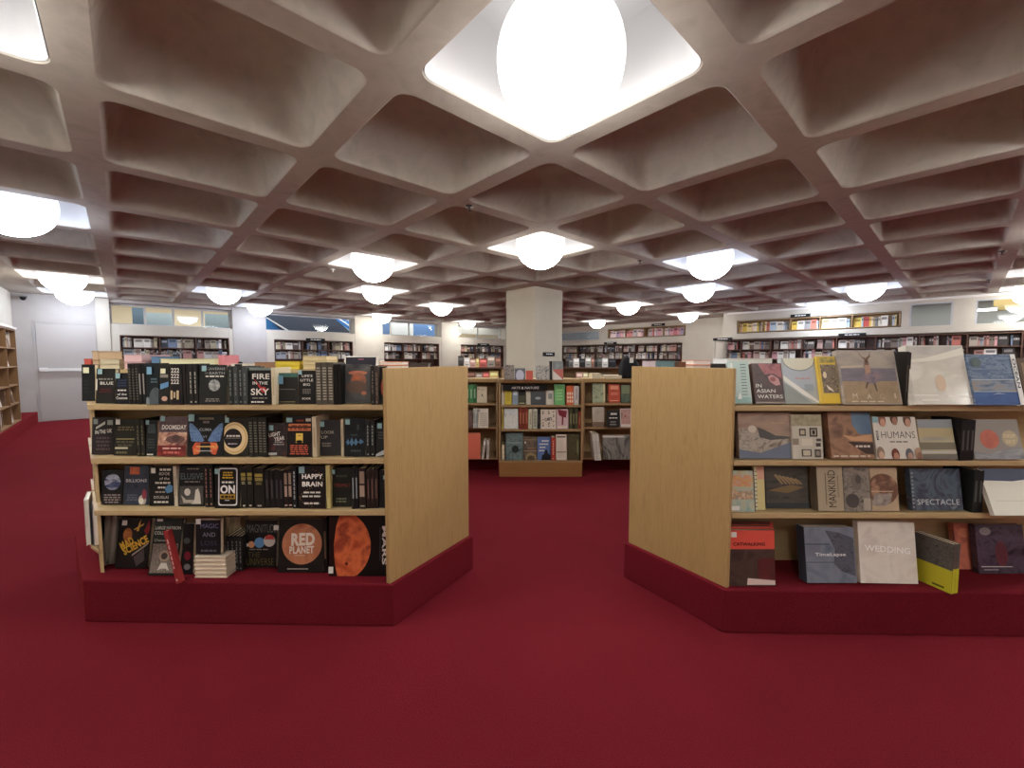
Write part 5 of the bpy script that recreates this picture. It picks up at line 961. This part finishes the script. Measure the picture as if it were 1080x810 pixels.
fb(640, 653.6, 433, 451, zl[1], (46, 42, 42), 'black book with white lettering lines' + L_, [('L', .3, .7, .8, .9, 1, TXT), ('L', .1, .5, .95, .62, 1, TXT), ('L', .25, .1, .75, .4, 2, DIM)])
fb(654.4, 665.5, 431, 450.8, zl[1], (216, 206, 198), 'white-bordered red and grey book' + L_, [('R', .06, .16, .96, .96, NZ('red_mist', [(150, 84, 80), (190, 150, 140), (96, 84, 80)], 12))])
for k in range(3):
    o = spine_run(627.5 + 2.4 * k, 629.4 + 2.4 * k, 458, 486, zl[2], 1, [p(222, 218, 206)], ('leftmost', 'middle', 'rightmost')[k] + ' of three leaning white spines, bottom shelf' + L_, ink=(180, 176, 166), style='plain', depth=.2)[0]
    o.rotation_euler = (math.radians(-7), 0, PI / 2); o.location.z += .004
fb(636, 664.5, 459, 485, zl[2], NZ('feather', [(50, 48, 46), (140, 138, 132), (70, 66, 62), (190, 186, 178)], 5, (1.6, 1, .7), dist=1.2), 'wide black and white feathered picture book, bottom shelf' + L_, [('R', .0, .9, .8, .97, p(214, 210, 198))], T=.03)
# books standing on top of the middle low bookcase
GROUP['g'] = 'books standing on top of the low bookcases'
M5 = ', standing on top of the middle low bookcase'
zz = ztc
fb(531.5, 542.3, 385, 400.8, zz, NZ('busy_dark', [(60, 52, 50), (150, 140, 132), (90, 70, 64)], 26), 'dark busy book' + M5)
fb(542.8, 554, 388.5, 400.8, zz, (110, 110, 122), 'grey book with a white arch' + M5, [('E', .5, .36, .38, .5, p(196, 200, 216))])
fb(554.8, 562, 391, 400.8, zz, (206, 96, 80), 'coral book' + M5)
fb(565, 579.5, 386, 400.9, zz, NZ('bw_leaf', [(60, 64, 64), (190, 186, 180), (80, 84, 84)], 14, dist=2), 'black and white leaf book' + M5)
spine_run(580, 582.4, 381, 400.8, zz, 1, [p(28, 27, 28)], 'tall black spine' + M5, ink=(60, 60, 60), style='plain', depth=.12)
fb(583.2, 594, 381, 400.8, zz, NZ('grey_top', [(150, 158, 160), (110, 116, 118)], 10), 'grey book with a red and white diagonal' + M5, [('R', 0, 0, 1, .56, p(196, 110, 100)), ('G', [(0, 0), (1, 0), (0, .5)], p(232, 224, 216))])
# ------------------------------------------------------------------ two gondolas further back
YG = 6.6
def gondola(xa, xb, ztop, label):
    r = empty('display_gondola', ((xa + xb) / 2, YG, 0)); tag(r, label, 'bookcase', 'gondolas behind the ring'); h = (xb - xa) / 2
    for q in (-h, h - .03): m = MB(); m.box(q, 0, 0, q + .03, .6, ztop - .02, OAKD); m.build('side_panel', r, .003)
    m = MB(); m.box(-h, -.01, ztop - .02, h, .6, ztop, WALNUT_X); m.build('top_board', r, .002)
    for z in (ztop - .24, ztop - .56, ztop - .88): m = MB(); m.box(-h + .03, .0, z - .02, h - .03, .58, z, OAKD); m.build('shelf', r, .002)
    m = MB(); m.box(-h + .03, .29, .02, h - .03, .305, ztop - .02, OAKD); m.build('divider', r)
zg = on_y(560, 387.5, YG).z
gondola(on_y(470, 387, YG).x, on_y(531, 387, YG).x, zg, 'oak gondola seen between the dark island panel and the square pillar')
gondola(on_y(592, 387, YG).x, on_y(705, 387, YG).x, zg, 'oak gondola seen right of the square pillar above the low bookcases')
GROUP['g'] = 'books on the gondola left of the pillar'
G1 = ', on the gondola left of the pillar'
def small_row(x, x1, tops, bot, z, cols, lab, base):
    rg = random.Random(int(x * 7)); i = 0
    while x < x1 - 2:
        w_ = rg.choice((3.2, 4.5, 6.0, 8.0)); w_ = min(w_, x1 - x); c, nm = cols[i % len(cols)]; i += 1
        o = face_book(x, x + w_ - .4, bot - rg.uniform(*tops), bot, z, P(c), nm + lab, [('R', .1, .6, .9, .85, P(tuple(min(255, int(v * 1.35) + 20) for v in c))), ('R', .2, .2, .8, .3, P(tuple(int(v * .6) for v in c)))], lean=4, T=.03, hard=False, dy=.0)
        o.location.y = base; x += w_
CA = [((70, 66, 64), 'dark grey book'), ((226, 222, 214), 'white book'), ((206, 160, 150), 'pink book'), ((214, 190, 120), 'yellow book'), ((190, 96, 90), 'red book'), ((150, 140, 130), 'grey-brown book'), ((120, 84, 70), 'brown book'), ((196, 190, 176), 'cream book')]
small_row(486, 530, (8, 12), 387, zg, CA, ', standing on top of the gondola left of the pillar', YG + .02)
small_row(496, 530, (8, 10.5), 399, zg - .24, CA[::-1], ', upper shelf of the gondola left of the pillar', YG + .03)
CB = [((60, 58, 58), 'dark book'), ((90, 92, 90), 'slate book'), ((216, 214, 208), 'white book'), ((40, 40, 44), 'black book'), ((170, 170, 166), 'silver-grey book'), ((150, 110, 96), 'tan book')]
small_row(594, 646, (8, 11), 387, zg, CB, ', standing on top of the gondola right of the pillar', YG + .02)
CC = [((206, 160, 150), 'pinkish book'), ((206, 190, 150), 'cream book'), ((176, 166, 130), 'khaki book'), ((160, 180, 196), 'pale blue book'), ((96, 100, 110), 'slate-blue book')]
small_row(596, 624, (7, 9), 399, zg - .24, CC, ', upper shelf of the gondola right of the pillar', YG + .03)
# cream piles and a black bag on top of the right low bookcase
GROUP['g'] = 'cream piles on the right low bookcase'
pile(624, 634, 394, 400, YC + .13, (220, 204, 170), 'taller cream paper pile on the right low bookcase', ztc, 2, .16, P((226, 214, 186)))
pile(637.5, 656, 396, 400, YC + .12, (226, 210, 176), 'wider cream paper pile on the right low bookcase', ztc, 2, .18, P((230, 218, 190)))
a, b = on_y(649, 396, YC + .2), on_y(669, 396, YC + .2)
r = empty('backpack', ((a.x + b.x) / 2 + .07, YC + .3 - .09, ztc + .002)); tag(r, 'black bag with a white tag slumped on the right low bookcase', 'bag')
m = MB(); wB = .13; H_ = on_y(660, 377, YC + .2).z - ztc
secs = [(.0, 1.0, 1.0), (.04, 1.04, 1.05), (.5 * H_, .95, .9), (.8 * H_, .72, .62), (.95 * H_, .45, .35), (H_, .2, .15)]
ringsB = [[((wB * sx * math.copysign(abs(math.cos(t)) ** .7, math.cos(t))) - .03 * z / H_, .085 * sy * math.copysign(abs(math.sin(t)) ** .7, math.sin(t)), z) for t in [2 * PI * i / 24 for i in range(24)]] for z, sx, sy in secs]
rings_surface(m, ringsB, P((26, 24, 30), .7)); m.build('body', r)
m = MB(); m.box(-.035, -.075, H_ * .74, .01, -.071, H_ * .98, WSTK); m.build('tag', r)
m = MB(); m.lathe([(.012, 0), (.014, .03), (.012, .1)], BLACK, 12); o = m.build('strap', r); o.location = (.09, -.08, .02); o.rotation_euler = (0, .5, 0)

# ------------------------------------------------------------------ books in the wall bookcases: far too many and too small to list one by one
far = MB()
PAL = [(196, 190, 182), (216, 212, 204), (166, 154, 144), (112, 94, 84), (66, 60, 60), (150, 154, 162), (112, 126, 150), (176, 148, 140), (176, 130, 122), (150, 142, 120), (62, 68, 78), (200, 190, 160), (226, 224, 218), (180, 176, 172), (86, 78, 74), (128, 116, 106)]
PINK = [(236, 214, 214), (222, 170, 178), (206, 130, 140), (238, 230, 226), (186, 170, 200), (240, 222, 206), (196, 186, 190), (226, 150, 150)]
BRIGHT = [(232, 226, 214), (220, 190, 90), (206, 120, 100), (240, 236, 228), (180, 196, 210), (226, 206, 150), (196, 90, 84), (150, 150, 150), (236, 214, 200)]
def shelf_of_books(fr, x0, x1, z, h0, h1, pal, rg, depth, fill=.9, face=.4):
    X, Y, rz, *_ = fr; c, s = math.cos(rz), math.sin(rz); x = x0 + .015
    while x < x1 - .05:
        if rg.random() > fill: x += rg.uniform(.03, .1); continue
        isf = rg.random() < face; w_ = rg.uniform(.11, .19) if isf else rg.uniform(.018, .04); n = 1 if isf else rg.randint(2, 5)
        col = rg.choice(pal); h = rg.uniform(h0, h1)
        for k in range(n):
            if x + w_ > x1 - .01: break
            if not isf and rg.random() < .5: col = rg.choice(pal); h = rg.uniform(h0, h1)
            d = .03 if isf else min(.16, depth - .08); y0 = rg.uniform(.04, .07); i0 = len(far.v); f0 = len(far.f)
            far.box(x, y0, z, x + w_ - .002, y0 + d, z + h, P(col)); t_ = .25 * h if isf else 0
            lx = [(x + w_ * .15, y0 - .001, z + h * .62), (x + w_ * .85, y0 - .001, z + h * .62), (x + w_ * .85, y0 - .001, z + h * .86), (x + w_ * .15, y0 - .001, z + h * .86)]
            far.poly(lx, P(tuple(int(v * .62) for v in col) if sum(col) > 330 else tuple(min(255, v + 90) for v in col)))
            for i in range(i0, len(far.v)):
                a_, b_, c_ = far.v[i]
                if isf: b_ += (c_ - z) * .15
                far.v[i] = (X + a_ * c - b_ * s, Y + a_ * s + b_ * c, c_)
            x += w_
def cells(fr, w_, posts): e = [0.022] + list(posts) + [w_ - .022]; return [(e[i] + .011, e[i + 1] - .011) for i in range(len(e) - 1)]
rg = random.Random(21)
def fill_case(fr, rows, pal, depth=.3, nz=SHZ, z0=ZB0, z1=None, face=.5, fill=.84):
    z1 = z1 or Z_BC
    for (xa, xb) in cells(fr, fr[3], fr[4]):
        for row in rows:
            zb_ = z0 + (z1 - z0 - .022) * row / nz + .022; hh = (z1 - z0) / nz
            shelf_of_books(fr, xa, xb, zb_ + .001, hh * .62, hh * .86, pal, rg, depth, fill, face)
for k, fr in enumerate(FARBAY[:4]): fill_case(fr, (5, 4), PAL)
fill_case(RIGHTBC, (5, 4), PAL + [(190, 116, 104), (200, 150, 152)]); fill_case(ALC, (5, 4), PAL)
def fill_single(fr, pal):
    for (xa, xb) in cells(fr, fr[3], fr[4]): shelf_of_books(fr, xa, xb, fr[5] + .023, (fr[6] - fr[5]) * .62, (fr[6] - fr[5]) * .8, pal, rg, .26, .95, .6)
fill_single(UPR, BRIGHT); fill_single(UPA, PINK)
fill_case(LEFTBC, (0, 1, 3, 4), [(150, 120, 96), (226, 222, 214), (120, 96, 76), (190, 180, 166)], .23, 5, .22, on_u(12, 347, -1.40)[1], .5, .45)
o = far.build('wall_books'); o['kind'] = 'stuff'; tag(o, 'rows of small books filling the dark bookcases along the far and right walls', 'books')
# ------------------------------------------------------------------ light, world, view
w = bpy.data.worlds.new('world'); sc.world = w; w.use_nodes = True
bg = w.node_tree.nodes['Background']; bg.inputs['Color'].default_value = (.75, .85, 1, 1); bg.inputs['Strength'].default_value = .6
def area(name, u, v, z, sx, sy, energy, col):
    d = bpy.data.lights.new(name, 'AREA'); d.shape = 'RECTANGLE'; d.size, d.size_y, d.energy, d.color = sx, sy, energy, col
    o = bpy.data.objects.new(name, d); COL.objects.link(o); x, y = g2w(u, v); o.location = (x, y, z); o.rotation_euler = (0, 0, TH)
area('concourse_fill', 6, VA + 2.6, 3.35, 14, 1.2, 420, (1, .95, .85))  # unseen area lamp added to light the concourse wall
area('side_room_light', UR + 1.5, -1, 2.85, 1, 5, 60, (1, .97, .92))
area('alcove_room_light', UM + .9, 9, 2.9, .8, 5, 50, (1, .97, .92))
sc.view_settings.view_transform = 'Standard'; sc.view_settings.look = 'None'; sc.view_settings.gamma = 1; sc.view_settings.use_curve_mapping = False
sc.view_settings.exposure = 0.22
sc.cycles.use_denoising = True
try: sc.cycles.denoiser = 'OPENIMAGEDENOISE'
except Exception: pass
sc.cycles.max_bounces = 8; sc.cycles.diffuse_bounces = 5; sc.cycles.sample_clamp_indirect = 8
